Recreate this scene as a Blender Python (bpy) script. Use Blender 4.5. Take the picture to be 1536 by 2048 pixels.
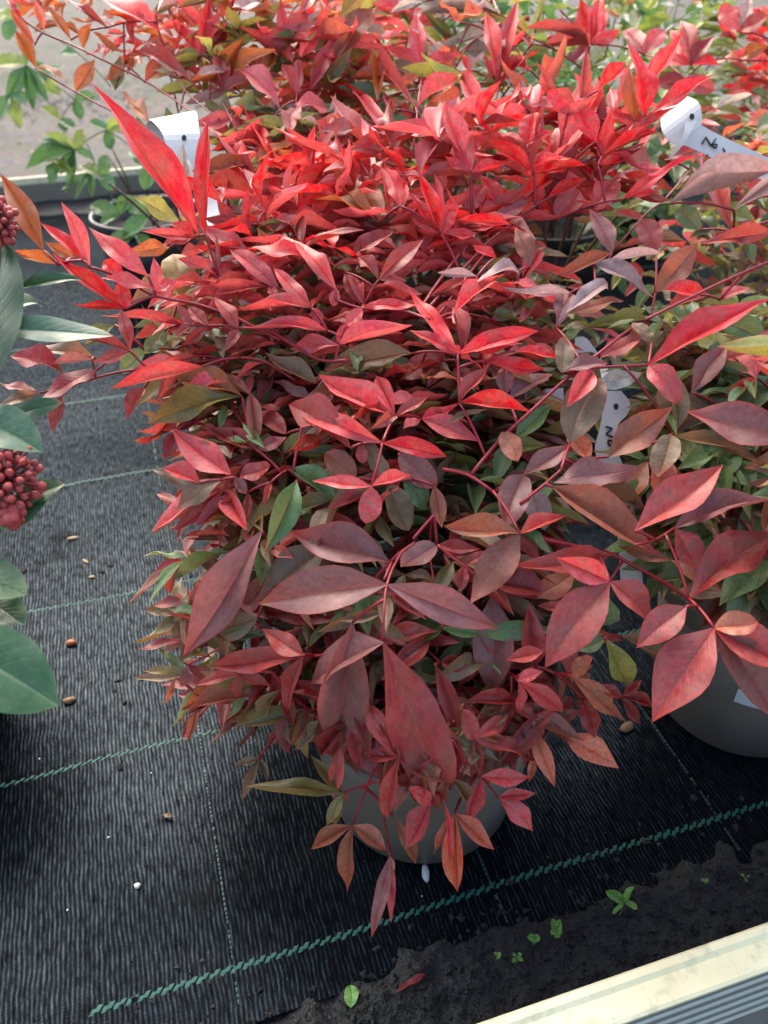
import bpy, bmesh, math, random
from mathutils import Vector, Matrix, noise

for o in list(bpy.data.objects):
    bpy.data.objects.remove(o)
SC = bpy.context.scene
COL = SC.collection
R_ = math.radians

# ------------------------------------------------------------------ camera
CAM_H, PITCH, ROLL, FPX = 0.62, 37.0, 0.9, 1650.0
cam_d = bpy.data.cameras.new('camera')
cam = bpy.data.objects.new('camera', cam_d)
COL.objects.link(cam)
cam.location = (0, 0, CAM_H)
_rot = Matrix.Rotation(R_(90 - PITCH), 3, 'X') @ Matrix.Rotation(R_(-ROLL), 3, 'Z')
cam.rotation_euler = _rot.to_euler()
cam_d.sensor_fit = 'VERTICAL'
cam_d.sensor_height = 36.0
cam_d.lens = 36.0 * FPX / 2048.0
cam_d.clip_start = 0.02
cam_d.clip_end = 200
cam_d.dof.use_dof = True
cam_d.dof.focus_distance = 0.58
cam_d.dof.aperture_fstop = 8.0
SC.camera = cam

# ------------------------------------------------------------------ sky, sun, exposure
SUN_EL, SUN_AZ = 42.0, -20.0       # azimuth measured from +Y (away from camera) towards +X
W = bpy.data.worlds.new('World')
SC.world = W
W.use_nodes = True
nt = W.node_tree
bg = nt.nodes['Background']
sky = nt.nodes.new('ShaderNodeTexSky')
sky.sky_type = 'NISHITA'
sky.sun_disc = False
sky.sun_elevation = R_(SUN_EL)
sky.sun_rotation = R_(SUN_AZ)
sky.air_density = 0.9
sky.dust_density = 4.0
sky.ozone_density = 1.0
nt.links.new(sky.outputs[0], bg.inputs[0])
bg.inputs[1].default_value = 0.15
sl = bpy.data.lights.new('sun', 'SUN')
sl.energy = 0.95
sl.angle = R_(90)
sl.color = (1.0, 0.96, 0.9)
so = bpy.data.objects.new('sun', sl)
COL.objects.link(so)
_d = Vector((math.sin(R_(SUN_AZ)) * math.cos(R_(SUN_EL)), math.cos(R_(SUN_AZ)) * math.cos(R_(SUN_EL)), math.sin(R_(SUN_EL))))
so.rotation_euler = _d.to_track_quat('Z', 'Y').to_euler()
so.location = _d * 5
SC.view_settings.view_transform = 'Standard'
SC.view_settings.look = 'None'
SC.view_settings.gamma = 1
SC.cycles.max_bounces = 5
SC.cycles.diffuse_bounces = 2
SC.cycles.glossy_bounces = 2
SC.cycles.transmission_bounces = 3
SC.view_settings.exposure = 1.9

# ------------------------------------------------------------------ geometry helpers
CAMP = Vector((0, 0, CAM_H))
def ray(x, y):
    """direction with unit depth through a point of the 1536x2048 frame"""
    return _rot @ Vector(((x - 768) / FPX, -(y - 1024) / FPX, -1.0))
def at(x, y, d):
    return CAMP + ray(x, y) * d
def on(x, y, z=0.0):
    r = ray(x, y)
    return CAMP + r * ((z - CAM_H) / r.z)
def depth(p):
    return -(_rot.transposed() @ (p - CAMP)).z
def pix(p):
    q = _rot.transposed() @ (p - CAMP)
    return (768 + FPX * q.x / -q.z, 1024 - FPX * q.y / -q.z)

U = Vector((math.sin(R_(73.6)), math.cos(R_(73.6)), 0))     # along the bench
V = Vector((-U.y, U.x, 0))                                   # across it, away from the camera

def tag(o, label=None, cat=None, group=None, kind=None):
    if label: o['label'] = label
    if cat: o['category'] = cat
    if group: o['group'] = group
    if kind: o['kind'] = kind
    return o
def empty(name, loc, label=None, cat=None, group=None):
    o = bpy.data.objects.new(name, None)
    COL.objects.link(o)
    o.location = loc
    o.empty_display_size = 0.05
    return tag(o, label, cat, group)
def put(name, me, mat, parent=None):
    o = bpy.data.objects.new(name, me)
    COL.objects.link(o)
    if mat is not None and not me.materials:
        me.materials.append(mat)
    if parent is not None:
        o.parent = parent
        o.matrix_parent_inverse = Matrix.Translation(-parent.location)
    return o
def mesh(name, vs, fs, smooth=True, uvs=None, cols=None):
    me = bpy.data.meshes.new(name)
    me.from_pydata([tuple(v) for v in vs], [], fs)
    if smooth:
        me.polygons.foreach_set('use_smooth', [True] * len(me.polygons))
    if uvs:
        l = me.uv_layers.new(name='UVMap')
        for lp in me.loops:
            l.data[lp.index].uv = uvs[lp.vertex_index]
    if cols:
        ca = me.color_attributes.new('Col', 'FLOAT_COLOR', 'POINT')
        for i, c in enumerate(cols):
            ca.data[i].color = c
    me.update()
    return me
def tube_mesh(name, pts, r0, r1, n=6, caps=True):
    vs, fs = [], []
    prev = None
    N = len(pts)
    for i, p in enumerate(pts):
        t = (pts[min(i + 1, N - 1)] - pts[max(i - 1, 0)]).normalized()
        if prev is None:
            a = t.orthogonal().normalized()
        else:
            a = (prev - t * prev.dot(t)).normalized()
        prev = a
        b = t.cross(a)
        r = r0 + (r1 - r0) * i / (N - 1)
        for k in range(n):
            an = 2 * math.pi * k / n
            vs.append(p + (a * math.cos(an) + b * math.sin(an)) * r)
    for i in range(N - 1):
        for k in range(n):
            fs.append((i * n + k, i * n + (k + 1) % n, (i + 1) * n + (k + 1) % n, (i + 1) * n + k))
    if caps:
        fs.append(tuple(range(n))[::-1])
        fs.append(tuple((N - 1) * n + k for k in range(n)))
    return mesh(name, vs, fs)
def bez(a, b, c, n=8):
    return [a * (1 - t) ** 2 + b * (2 * t * (1 - t)) + c * t * t for t in [i / n for i in range(n + 1)]]
def smooth_path(pts, n=5):
    out = []
    P = [pts[0] * 2 - pts[1]] + pts + [pts[-1] * 2 - pts[-2]]
    for i in range(1, len(P) - 2):
        for k in range(n):
            t = k / n
            p0, p1, p2, p3 = P[i - 1], P[i], P[i + 1], P[i + 2]
            out.append(0.5 * ((2 * p1) + (p2 - p0) * t + (2 * p0 - 5 * p1 + 4 * p2 - p3) * t * t + (3 * p1 - p0 - 3 * p2 + p3) * t ** 3))
    out.append(pts[-1])
    return out
def lathe(name, prof, n=48):
    vs, fs = [], []
    for r, z in prof:
        for k in range(n):
            a = 2 * math.pi * k / n
            vs.append((r * math.cos(a), r * math.sin(a), z))
    for i in range(len(prof) - 1):
        for k in range(n):
            fs.append((i * n + k, i * n + (k + 1) % n, (i + 1) * n + (k + 1) % n, (i + 1) * n + k))
    return mesh(name, vs, fs)
def extrude_profile(name, prof, u0, u1, smooth=False, nseg=1):
    """closed profile of (v, z) pairs drawn out along the bench from u0 to u1"""
    vs, fs = [], []
    n = len(prof)
    for s in range(nseg + 1):
        u = u0 + (u1 - u0) * s / nseg
        for v, z in prof:
            vs.append(U * u + V * v + Vector((0, 0, z)))
    for s in range(nseg):
        for k in range(n):
            fs.append((s * n + k, s * n + (k + 1) % n, (s + 1) * n + (k + 1) % n, (s + 1) * n + k))
    fs.append(tuple(range(n)))
    fs.append(tuple(nseg * n + k for k in range(n))[::-1])
    me = mesh(name, vs, fs, smooth)
    bm = bmesh.new(); bm.from_mesh(me); bmesh.ops.recalc_face_normals(bm, faces=bm.faces); bm.to_mesh(me); bm.free()
    return me
def uv_of(p):
    return p.dot(U), p.dot(V)

# ------------------------------------------------------------------ materials
def lin(r, g, b):
    f = lambda c: (c / 255 / 12.92) if c / 255 <= 0.04045 else ((c / 255 + 0.055) / 1.055) ** 2.4
    return (f(r), f(g), f(b), 1.0)
class NT:
    def __init__(s, name):
        s.m = bpy.data.materials.new(name)
        s.m.use_nodes = True
        s.t = s.m.node_tree
        s.b = s.t.nodes['Principled BSDF']
        s.out = s.t.nodes['Material Output']
    def n(s, typ, **kw):
        x = s.t.nodes.new('ShaderNode' + typ)
        for k, v in kw.items():
            setattr(x, k, v)
        return x
    def l(s, a, b):
        s.t.links.new(a, b)
    def val(s, sock, v):
        if hasattr(v, 'is_linked') or isinstance(v, bpy.types.NodeSocket):
            s.l(v, sock)
        else:
            sock.default_value = v
    def math(s, op, a, b=None, c=None, clamp=False):
        x = s.n('Math', operation=op, use_clamp=clamp)
        s.val(x.inputs[0], a)
        if b is not None: s.val(x.inputs[1], b)
        if c is not None: s.val(x.inputs[2], c)
        return x.outputs[0]
    def mix(s, fac, a, b, blend='MIX'):
        x = s.n('Mix', data_type='RGBA', blend_type=blend)
        s.val(x.inputs[0], fac); s.val(x.inputs[6], a); s.val(x.inputs[7], b)
        return x.outputs[2]
    def noise(s, scale, detail=3, vec=None, rough=0.5, dim='3D'):
        x = s.n('TexNoise', noise_dimensions=dim)
        x.inputs['Scale'].default_value = scale
        x.inputs['Detail'].default_value = detail
        x.inputs['Roughness'].default_value = rough
        if vec is not None: s.l(vec, x.inputs['Vector'])
        return x.outputs['Fac']
    def ramp(s, fac, stops):
        x = s.n('ValToRGB')
        e = x.color_ramp.elements
        while len(e) < len(stops): e.new(0.5)
        for i, (p, c) in enumerate(stops):
            e[i].position = p
            e[i].color = c if len(c) == 4 else (*c, 1)
        s.l(fac, x.inputs[0])
        return x.outputs[0]
    def bump(s, h, strength=0.3, dist=0.001):
        x = s.n('Bump')
        x.inputs['Strength'].default_value = strength
        x.inputs['Distance'].default_value = dist
        s.l(h, x.inputs['Height'])
        s.l(x.outputs[0], s.b.inputs['Normal'])
        return x.outputs[0]
    def coord(s, out='Object'):
        return s.n('TexCoord').outputs[out]
    def pos(s):
        return s.n('NewGeometry').outputs['Position']
    def set(s, **kw):
        for k, v in kw.items():
            s.val(s.b.inputs[k.replace('_', ' ')], v)
        return s

def leaf_material(name, stuff=False, gloss=0.4, trans=0.38, vein=0.95, green=False):
    m = NT(name)
    if stuff:
        a = m.n('Attribute', attribute_name='Col')
        base = a.outputs['Color']; rnd = m.math('FRACT', m.math('MULTIPLY', a.outputs['Alpha'], 7.13)); tip = m.math('MULTIPLY', rnd, 0.35)
    else:
        oi = m.n('ObjectInfo')
        base = oi.outputs['Color']; rnd = oi.outputs['Random']; tip = oi.outputs['Alpha']
    uv = m.n('UVMap').outputs[0]
    sp = m.n('SeparateXYZ'); m.l(uv, sp.inputs[0])
    t, y = sp.outputs[0], sp.outputs[1]
    ay = m.math('ABSOLUTE', m.math('MULTIPLY_ADD', y, 2.0, -1.0))
    # coordinates that differ from leaf to leaf
    cv = m.n('CombineXYZ')
    m.l(m.math('MULTIPLY', t, 2.2), cv.inputs[0]); m.l(y, cv.inputs[1]); m.l(m.math('MULTIPLY', rnd, 91.0), cv.inputs[2])
    cvec = cv.outputs[0]
    fine = m.noise(8.0, 4, cvec, 0.7)
    blot = m.noise(2.6, 3, cvec, 0.6)
    big = blot
    hsv = m.n('HueSaturation')
    m.l(base, hsv.inputs['Color'])
    m.l(m.math('MULTIPLY_ADD', big, 0.03, 0.485), hsv.inputs['Hue'])
    m.l(m.math('MULTIPLY_ADD', fine, 1.5, 0.28), hsv.inputs['Value'])
    m.l(m.math('MULTIPLY_ADD', blot, -0.35, 1.16), hsv.inputs['Saturation'])
    c = hsv.outputs[0]
    # dull bronze-green blotches
    bm_ = m.math('MULTIPLY', m.math('SUBTRACT', blot, 0.5, clamp=True), 2.0, clamp=True)
    c = m.mix(m.math('MULTIPLY', bm_, 0.75), c, lin(92, 76, 56) if not green else lin(62, 92, 48))
    # redder margin and tip (alpha of the object colour says how much)
    edge = m.math('POWER', m.math('MULTIPLY', ay, m.math('MULTIPLY_ADD', fine, 0.3, 0.85)), 11.0)
    tipf = m.math('POWER', m.math('MULTIPLY', t, m.math('MULTIPLY_ADD', blot, 0.5, 0.76)), 7.0)
    ef = m.math('MULTIPLY', m.math('ADD', m.math('MULTIPLY', edge, 0.75), m.math('MULTIPLY', tipf, 1.3)), tip, clamp=True)
    c = m.mix(ef, c, lin(205, 48, 36) if not green else lin(135, 165, 90))
    # veins: midrib and arched side veins
    mid = m.math('SUBTRACT', 1.0, m.math('MULTIPLY', ay, 11.0), clamp=True)
    ph = m.math('MULTIPLY_ADD', ay, -0.24, t)
    wv = m.math('SINE', m.math('MULTIPLY', ph, 62.0))
    side = m.math('MULTIPLY', m.math('POWER', m.math('MULTIPLY_ADD', wv, 0.5, 0.5), 9.0), m.math('SUBTRACT', 1.0, ay, clamp=True))
    vv = m.math('ADD', m.math('MULTIPLY', mid, 0.6), m.math('MULTIPLY', side, 0.3), clamp=True)
    pale = m.mix(0.5, c, lin(205, 120, 105) if not green else lin(140, 170, 110))
    c = m.mix(m.math('MULTIPLY', vv, vein), c, pale)
    # specks of dust and old scars
    sp1 = m.math('MULTIPLY', m.math('SUBTRACT', m.noise(26.0, 1, cvec, 0.6), 0.70, clamp=True), 14.0, clamp=True)
    c = m.mix(m.math('MULTIPLY', sp1, 0.5), c, lin(180, 150, 132))
    scar = m.math('MULTIPLY', m.math('SUBTRACT', fine, 0.66, clamp=True), 8.0, clamp=True)
    c = m.mix(m.math('MULTIPLY', scar, 0.55), c, lin(70, 45, 38))
    dead = m.math('MULTIPLY', m.math('SUBTRACT', m.math('ADD', t, m.math('MULTIPLY', fine, 0.25)), 1.02, clamp=True), m.math('MULTIPLY', m.math('SUBTRACT', rnd, 0.62, clamp=True), 60.0), clamp=True)
    c = m.mix(m.math('MULTIPLY', dead, 0.8), c, lin(150, 104, 66))
    wav = m.math('SINE', m.math('ADD', m.math('MULTIPLY', t, 21.0), m.math('MULTIPLY', rnd, 40.0)))
    h = m.math('ADD', m.math('MULTIPLY', vv, -0.6), m.math('MULTIPLY', m.math('MULTIPLY', wav, ay), 0.5))
    nrm = m.bump(h, 0.5, 0.0012) if not stuff else None
    m.l(c, m.b.inputs['Base Color'])
    m.l(m.math('MULTIPLY_ADD', blot, 0.3, gloss - 0.1), m.b.inputs['Roughness'])
    m.b.inputs['Specular IOR Level'].default_value = 0.6
    tr = m.n('BsdfTranslucent')
    m.l(m.mix(0.12, c, lin(235, 60, 40) if not green else lin(120, 160, 50)), tr.inputs[0]); (m.l(nrm, tr.inputs[1]) if nrm else None)
    mx = m.n('MixShader'); mx.inputs[0].default_value = trans
    m.l(m.b.outputs[0], mx.inputs[1]); m.l(tr.outputs[0], mx.inputs[2])
    m.l(mx.outputs[0], m.out.inputs[0])
    return m.m
M_LEAF = leaf_material('nandina_leaf')
M_LEAF_S = leaf_material('nandina_leaf_mass', stuff=True)
M_SKIM = leaf_material('skimmia_leaf', gloss=0.36, trans=0.12, vein=0.18, green=True)
M_GREEN = leaf_material('green_leaf', gloss=0.4, trans=0.35, vein=0.4, green=True)
M_GREEN_S = leaf_material('green_leaf_mass', stuff=True, gloss=0.4, trans=0.35, vein=0.4, green=True)

def simple(name, col, rough=0.5, nscale=40, namp=0.25, bump=0.2, bdist=0.0006, spec=0.5, col2=None):
    m = NT(name)
    c = m.coord()
    f = m.noise(nscale, 5, c, 0.6)
    g = m.noise(nscale * 6, 3, c, 0.6)
    k = m.mix(f, col, col2 or tuple(x * (1 - namp * 1.6) for x in col[:3]) + (1,))
    m.l(k, m.b.inputs['Base Color'])
    m.l(m.math('MULTIPLY_ADD', f, 0.25, rough - 0.12), m.b.inputs['Roughness'])
    m.b.inputs['Specular IOR Level'].default_value = spec
    m.bump(m.math('ADD', f, m.math('MULTIPLY', g, 0.5)), bump, bdist)
    return m.m
M_STEM = simple('red_stem', lin(165, 22, 34), 0.42, 60, 0.3, 0.3, 0.0005, col2=lin(96, 20, 26))
M_CANE = simple('brown_cane', lin(96, 52, 40), 0.6, 50, 0.4, 0.5, 0.001, col2=lin(60, 45, 34))
M_GSTEM = simple('green_stem', lin(95, 120, 55), 0.5, 60, 0.3)

# ================================================================== the bench, its matting and the floor
RIM_Z = 0.065
v_in = (uv_of(on(1000, 2036, RIM_Z))[1] + uv_of(on(1536, 1846, RIM_Z))[1]) / 2
v_out = (uv_of(on(1244, 2044, RIM_Z))[1] + uv_of(on(1536, 1941, RIM_Z))[1]) / 2
v_mat = (uv_of(on(1000, 1880))[1] + uv_of(on(1300, 1790))[1]) / 2
v_far = (uv_of(on(0, 362, RIM_Z))[1] + uv_of(on(230, 345, RIM_Z))[1]) / 2
U0, U1 = -2.4, 4.2

def rail_paint():
    m = NT('cream_rail_paint')
    p = m.pos()
    a = m.noise(9, 6, p, 0.65); b = m.noise(45, 5, p, 0.7); c = m.noise(160, 3, p, 0.6)
    col = m.ramp(a, [(0.30, lin(224, 208, 158)), (0.55, lin(240, 228, 182)), (0.8, lin(206, 190, 140))])
    st = m.math('MULTIPLY', m.math('SUBTRACT', b, 0.52, clamp=True), 5.0, clamp=True)
    col = m.mix(m.math('MULTIPLY', st, 0.6), col, lin(158, 148, 112))
    sp = m.math('MULTIPLY', m.math('SUBTRACT', c, 0.69, clamp=True), 12.0, clamp=True)
    col = m.mix(m.math('MULTIPLY', sp, 0.7), col, lin(96, 84, 62))
    m.l(col, m.b.inputs['Base Color'])
    m.l(m.math('MULTIPLY_ADD', b, 0.3, 0.35), m.b.inputs['Roughness'])
    m.bump(m.math('ADD', b, c), 0.25, 0.0006)
    return m.m
def grey_alu():
    m = NT('grey_aluminium')
    p = m.pos()
    a = m.noise(30, 6, p, 0.7); b = m.noise(4, 3, p)
    col = m.mix(a, lin(112, 116, 108), lin(140, 142, 132))
    col = m.mix(m.math('MULTIPLY', b, 0.4), col, lin(90, 92, 80))
    m.l(col, m.b.inputs['Base Color'])
    m.set(Metallic=0.25)
    m.l(m.math('MULTIPLY_ADD', a, 0.25, 0.35), m.b.inputs['Roughness'])
    m.bump(a, 0.1, 0.0004)
    return m.m
M_RAIL = rail_paint(); M_ALU = grey_alu()
M_WALL = simple('taupe_wall', lin(146, 136, 114), 0.8, 12, 0.4, 0.3, 0.001, col2=lin(104, 98, 82))
M_RIDGE = simple('pale_ridge', lin(206, 203, 180), 0.4, 40, 0.2)

def rail(name, v_inner, v_outer, label, lipd=0.004):
    o = empty(name, U * 0.3 + V * v_outer, label, 'bench rail', 'rails along the bench')
    s = 1 if v_outer > v_inner else -1
    z = RIM_Z
    lip = [(v_inner, z - lipd), (v_inner, z + 0.0025), (v_inner + s * 0.0015, z + 0.004), (v_inner + s * 0.006, z + 0.004), (v_inner + s * 0.0085, z + 0.0005),
           (v_outer - s * 0.002, z), (v_outer, z - 0.0015), (v_outer, z - 0.004)] + ([(v_inner + s * 0.003, z - 0.004), (v_inner + s * 0.003, z - lipd)] if lipd > 0.004 else [])
    put('top_plate', extrude_profile('rail_top', lip, U0, U1), M_RAIL, o)
    put('inner_wall', extrude_profile('rail_inner', [(v_inner + s * 0.0006, z - lipd - 0.0002), (v_inner + s * 0.004, z - lipd - 0.0002), (v_inner + s * 0.004, -0.03), (v_inner + s * 0.0006, -0.03)], U0, U1), M_WALL, o)
    f = v_outer - s * 0.004
    put('side_face', extrude_profile('rail_face', [(f, z - 0.0042), (f + s * 0.003, z - 0.0042), (f + s * 0.003, z - 0.11), (f, z - 0.11)], U0, U1), M_ALU, o)
    for k in range(5):
        zz = z - 0.013 - k * 0.0135
        q = f + s * 0.0032
        put('ridge', extrude_profile('rail_ridge', [(q, zz + 0.0012), (q + s * 0.0016, zz + 0.0006), (q + s * 0.0016, zz - 0.0006), (q, zz - 0.0012)], U0, U1), M_RIDGE, o)
    return o
rail('bench_rail', v_in, v_out, 'cream bench rail with ridged grey outer side beside the dark soil strip')
rail('bench_rail', v_far, v_far + (v_in - v_out), 'cream bench rail behind the plants with gravel floor beyond it', 0.012)

# the bench tray under the matting
bt = put('bench_tray', extrude_profile('tray', [(v_in - 0.002, -0.006), (v_far + 0.002, -0.006), (v_far + 0.002, -0.028), (v_in - 0.002, -0.028)], U0, U1), M_ALU)
tag(bt, 'flat grey bench tray lying under the black matting', 'bench')
for uu in (-1.2, 0.4, 2.0):
    for vv in (v_in + 0.25, v_far - 0.25):
        c = U * uu + V * vv
        lg = mesh('bench_leg', [c + U * a + V * b + Vector((0, 0, z)) for z in (-0.75, -0.0275) for a, b in ((-.02, -.02), (.02, -.02), (.02, .02), (-.02, .02))],
                  [(0, 1, 2, 3), (7, 6, 5, 4), (0, 4, 5, 1), (1, 5, 6, 2), (2, 6, 7, 3), (3, 7, 4, 0)], False)
        put('leg', lg, M_ALU, bt)

def mat_material():
    m = NT('woven_matting')
    p = m.pos()
    def dot(v):
        x = m.n('VectorMath', operation='DOT_PRODUCT'); m.l(p, x.inputs[0]); x.inputs[1].default_value = tuple(v); return x.outputs['Value']
    u, v = dot(U), dot(V)
    cv = m.n('CombineXYZ'); m.l(m.math('MULTIPLY', u, 300.0), cv.inputs[0]); m.l(m.math('MULTIPLY', v, 75.0), cv.inputs[1])
    streak = m.noise(1.0, 4, cv.outputs[0], 0.6)
    cv2 = m.n('CombineXYZ'); m.l(m.math('MULTIPLY', u, 420.0), cv2.inputs[0]); m.l(m.math('MULTIPLY', v, 300.0), cv2.inputs[1])
    weave = m.noise(1.0, 2, cv2.outputs[0], 0.6)
    wob = m.math('MULTIPLY_ADD', m.noise(30, 3, p), 0.006, u)
    rib = m.math('MULTIPLY_ADD', m.math('SINE', m.math('MULTIPLY', wob, 2 * math.pi / 0.0034)), 0.5, 0.5)
    ribp = m.math('POWER', rib, 2.0)
    weft = m.math('MULTIPLY_ADD', m.math('SINE', m.math('MULTIPLY', v, 2 * math.pi / 0.0026)), 0.5, 0.5)
    br = m.math('MULTIPLY', ribp, m.math('MULTIPLY', m.math('SUBTRACT', streak, 0.44, clamp=True), 3.4, clamp=True))
    col = m.mix(br, lin(8, 10, 11), lin(40, 50, 60))
    col = m.mix(m.math('MULTIPLY', m.math('SUBTRACT', weave, 0.6, clamp=True), 1.6, clamp=True), col, lin(28, 33, 40))
    # dust film and damp soil smears
    dust = m.noise(5.5, 5, p, 0.65)
    col = m.mix(m.math('MULTIPLY', m.math('SUBTRACT', dust, 0.45, clamp=True), 0.8, clamp=True), col, lin(26, 29, 32))
    soil = m.noise(11, 6, p, 0.7)
    sf = m.math('MULTIPLY', m.math('SUBTRACT', soil, 0.56, clamp=True), 7.0, clamp=True)
    col = m.mix(m.math('MULTIPLY', sf, 0.75), col, lin(26, 24, 22))
    gr = m.noise(330, 2, p, 0.5)
    col = m.mix(m.math('MULTIPLY', m.math('SUBTRACT', gr, 0.72, clamp=True), 6.0, clamp=True), col, lin(80, 82, 82))
    m.l(col, m.b.inputs['Base Color'])
    m.l(m.math('ADD', m.math('ADD', m.math('MULTIPLY', streak, -0.2), m.math('MULTIPLY_ADD', weave, 0.3, 0.34)), m.math('MULTIPLY', sf, 0.3)), m.b.inputs['Roughness'])
    m.b.inputs['Specular IOR Level'].default_value = 0.0
    nrm = m.bump(m.math('ADD', m.math('ADD', m.math('MULTIPLY', m.math('MULTIPLY', ribp, streak), 0.45), m.math('MULTIPLY', weft, 0.1)), m.math('ADD', m.math('MULTIPLY', weave, 0.9), m.math('MULTIPLY', sf, 0.8))), 0.3, 0.0007)
    gl = m.n('BsdfGlossy'); gl.inputs['Color'].default_value = (0.66, 0.84, 1.0, 1.0); gl.inputs['Roughness'].default_value = 0.28  # blue of the reflected sky put into the gloss colour
    m.l(nrm, gl.inputs['Normal'])
    mx = m.n('MixShader')                                   # the plastic tape's sheen, broken up by the weave and by soil
    m.l(m.math('MULTIPLY', m.math('MULTIPLY', m.math('MULTIPLY', m.math('MULTIPLY_ADD', streak, 0.064, -0.0165, clamp=True), m.math('MULTIPLY_ADD', dust, 1.6, 0.3)), m.math('MULTIPLY_ADD', ribp, 0.7, 0.22)), m.math('SUBTRACT', 1.0, m.math('MULTIPLY', sf, 0.8), clamp=True)), mx.inputs[0])
    m.l(m.b.outputs[0], mx.inputs[1]); m.l(gl.outputs[0], mx.inputs[2]); m.l(mx.outputs[0], m.out.inputs[0])
    return m.m
M_MAT = mat_material()
def mat_z(u, v):
    p = Vector((u, v, 0))
    z = 0.0045 * noise.noise(p * 3.1) + 0.003 * noise.noise(p * 7.7 + Vector((5, 2, 1))) + 0.0012 * noise.noise(p * 22)
    return z + 0.001
gx, gy = 300, 150
mu0, mu1 = -1.6, 2.4
vs = []
for j in range(gy + 1):
    t = j / gy
    v = v_mat + (v_far - 0.006 - v_mat) * t
    for i in range(gx + 1):
        u = mu0 + (mu1 - mu0) * i / gx
        vj = v + (0.004 * noise.noise(Vector((u * 14, 3, 0))) if j == 0 else 0)
        vs.append(U * u + V * vj + Vector((0, 0, mat_z(u, v))))
fs = [(j * (gx + 1) + i, j * (gx + 1) + i + 1, (j + 1) * (gx + 1) + i + 1, (j + 1) * (gx + 1) + i) for j in range(gy) for i in range(gx)]
matting = empty('matting', U * 0.3 + V * 0.8, 'black woven ground cover matting with green marker threads under the pots', 'matting')
put('woven_sheet', mesh('woven_sheet', vs, fs), M_MAT, matting)

M_THREAD = simple('green_thread', lin(4, 100, 78), 0.65, 160, 0.3, col2=lin(3, 44, 38))
M_THREAD2 = simple('thin_green_thread', lin(20, 70, 62), 0.5, 70, 0.4, col2=lin(18, 40, 38))
def sheet_pt(u, v, dz):
    return U * u + V * v + Vector((0, 0, mat_z(u, v) + dz))
def braid(v0, u0, u1, width, rnd, gaps=()):
    """a marker thread: slanting stitches, each a little raised pad"""
    vs, fs = [], []
    pitch = 0.0041
    n = int((u1 - u0) / pitch)
    for i in range(n):
        u = u0 + i * pitch
        if any(a < u < b for a, b in gaps):
            continue
        vc = v0 + 0.0012 * noise.noise(Vector((u * 9, v0 * 7, 1))) + (0.0009 if i % 2 else -0.0009)
        w = width * (0.82 + 0.3 * rnd.random())
        a = 0.0017
        k_ = 0.0014
        q = [(u - a - k_, vc - w / 2), (u + a - k_, vc - w / 2), (u + a + k_, vc + w / 2), (u - a + k_, vc + w / 2)]
        k = len(vs)
        for (x, y) in q: vs.append(sheet_pt(x, y, 0.0002))
        cx, cy = u, vc
        for (x, y) in q: vs.append(sheet_pt(cx + (x - cx) * .55, cy + (y - cy) * .6, 0.00035))
        fs += [(k + 4, k + 5, k + 6, k + 7)] + [(k + e, k + (e + 1) % 4, k + 4 + (e + 1) % 4, k + 4 + e) for e in range(4)]
    return mesh('marker_thread', vs, fs)
def v_line(x, y):
    return uv_of(on(x, y))[1]
rr = random.Random(3)
tv = [(v_line(430, 1950) + v_line(980, 1775) + v_line(1400, 1650)) / 3, (v_line(60, 1560) + v_line(390, 1475)) / 2, (v_line(120, 1212) + v_line(330, 1172)) / 2,
      (v_line(150, 972) + v_line(310, 938)) / 2]
tv.append(tv[3] + (tv[3] - tv[0]) / 3); tv.append(tv[4] + (tv[3] - tv[0]) / 3)
gu = uv_of(on(150, 2036))[0]
for i, v0 in enumerate(tv):
    gaps = ((gu - 0.016, gu + 0.012),) if i == 0 else ((uv_of(on(440, 1462))[0], uv_of(on(452, 1460))[0]), (uv_of(on(470, 1455))[0], 0.4)) if i == 1 else ()
    cuts = [-1.0] + [c for g in gaps for c in g if c < 1.5] + [1.6]
    for a_, b_ in zip(cuts[::2], cuts[1::2]):
        put('marker_thread', braid(v0, a_, b_, (0.0039, 0.0031, 0.0028, 0.0028, 0.0028, 0.0028)[i], rr), M_THREAD, matting)
ul = [uv_of(on(446, 1780))[0], uv_of(on(985, 1780))[0], uv_of(on(1440, 1640))[0]]
for u0 in ul:
    vs, fs = [], []
    v = v_mat + 0.01
    while v < 1.6:
        ln = rr.uniform(0.0022, 0.004)
        if rr.random() < 0.8:
            w = 0.00075 * rr.uniform(0.7, 1.3)
            uu = u0 + 0.002 * noise.noise(Vector((v * 6, u0 * 9, 0)))
            k = len(vs)
            for (a, b, dz) in ((-w, 0, .0002), (w, 0, .0002), (w, ln, .0002), (-w, ln, .0002), (0, ln * .15, .0009), (0, ln * .85, .0009)):
                vs.append(sheet_pt(uu + a, v + b, dz))
            fs += [(k, k + 1, k + 4), (k + 1, k + 2, k + 5, k + 4), (k + 2, k + 3, k + 5), (k + 3, k, k + 4, k + 5)]
        v += ln + 0.0008
    put('marker_thread', mesh('cross_thread', vs, fs), M_THREAD2, matting)

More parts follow.
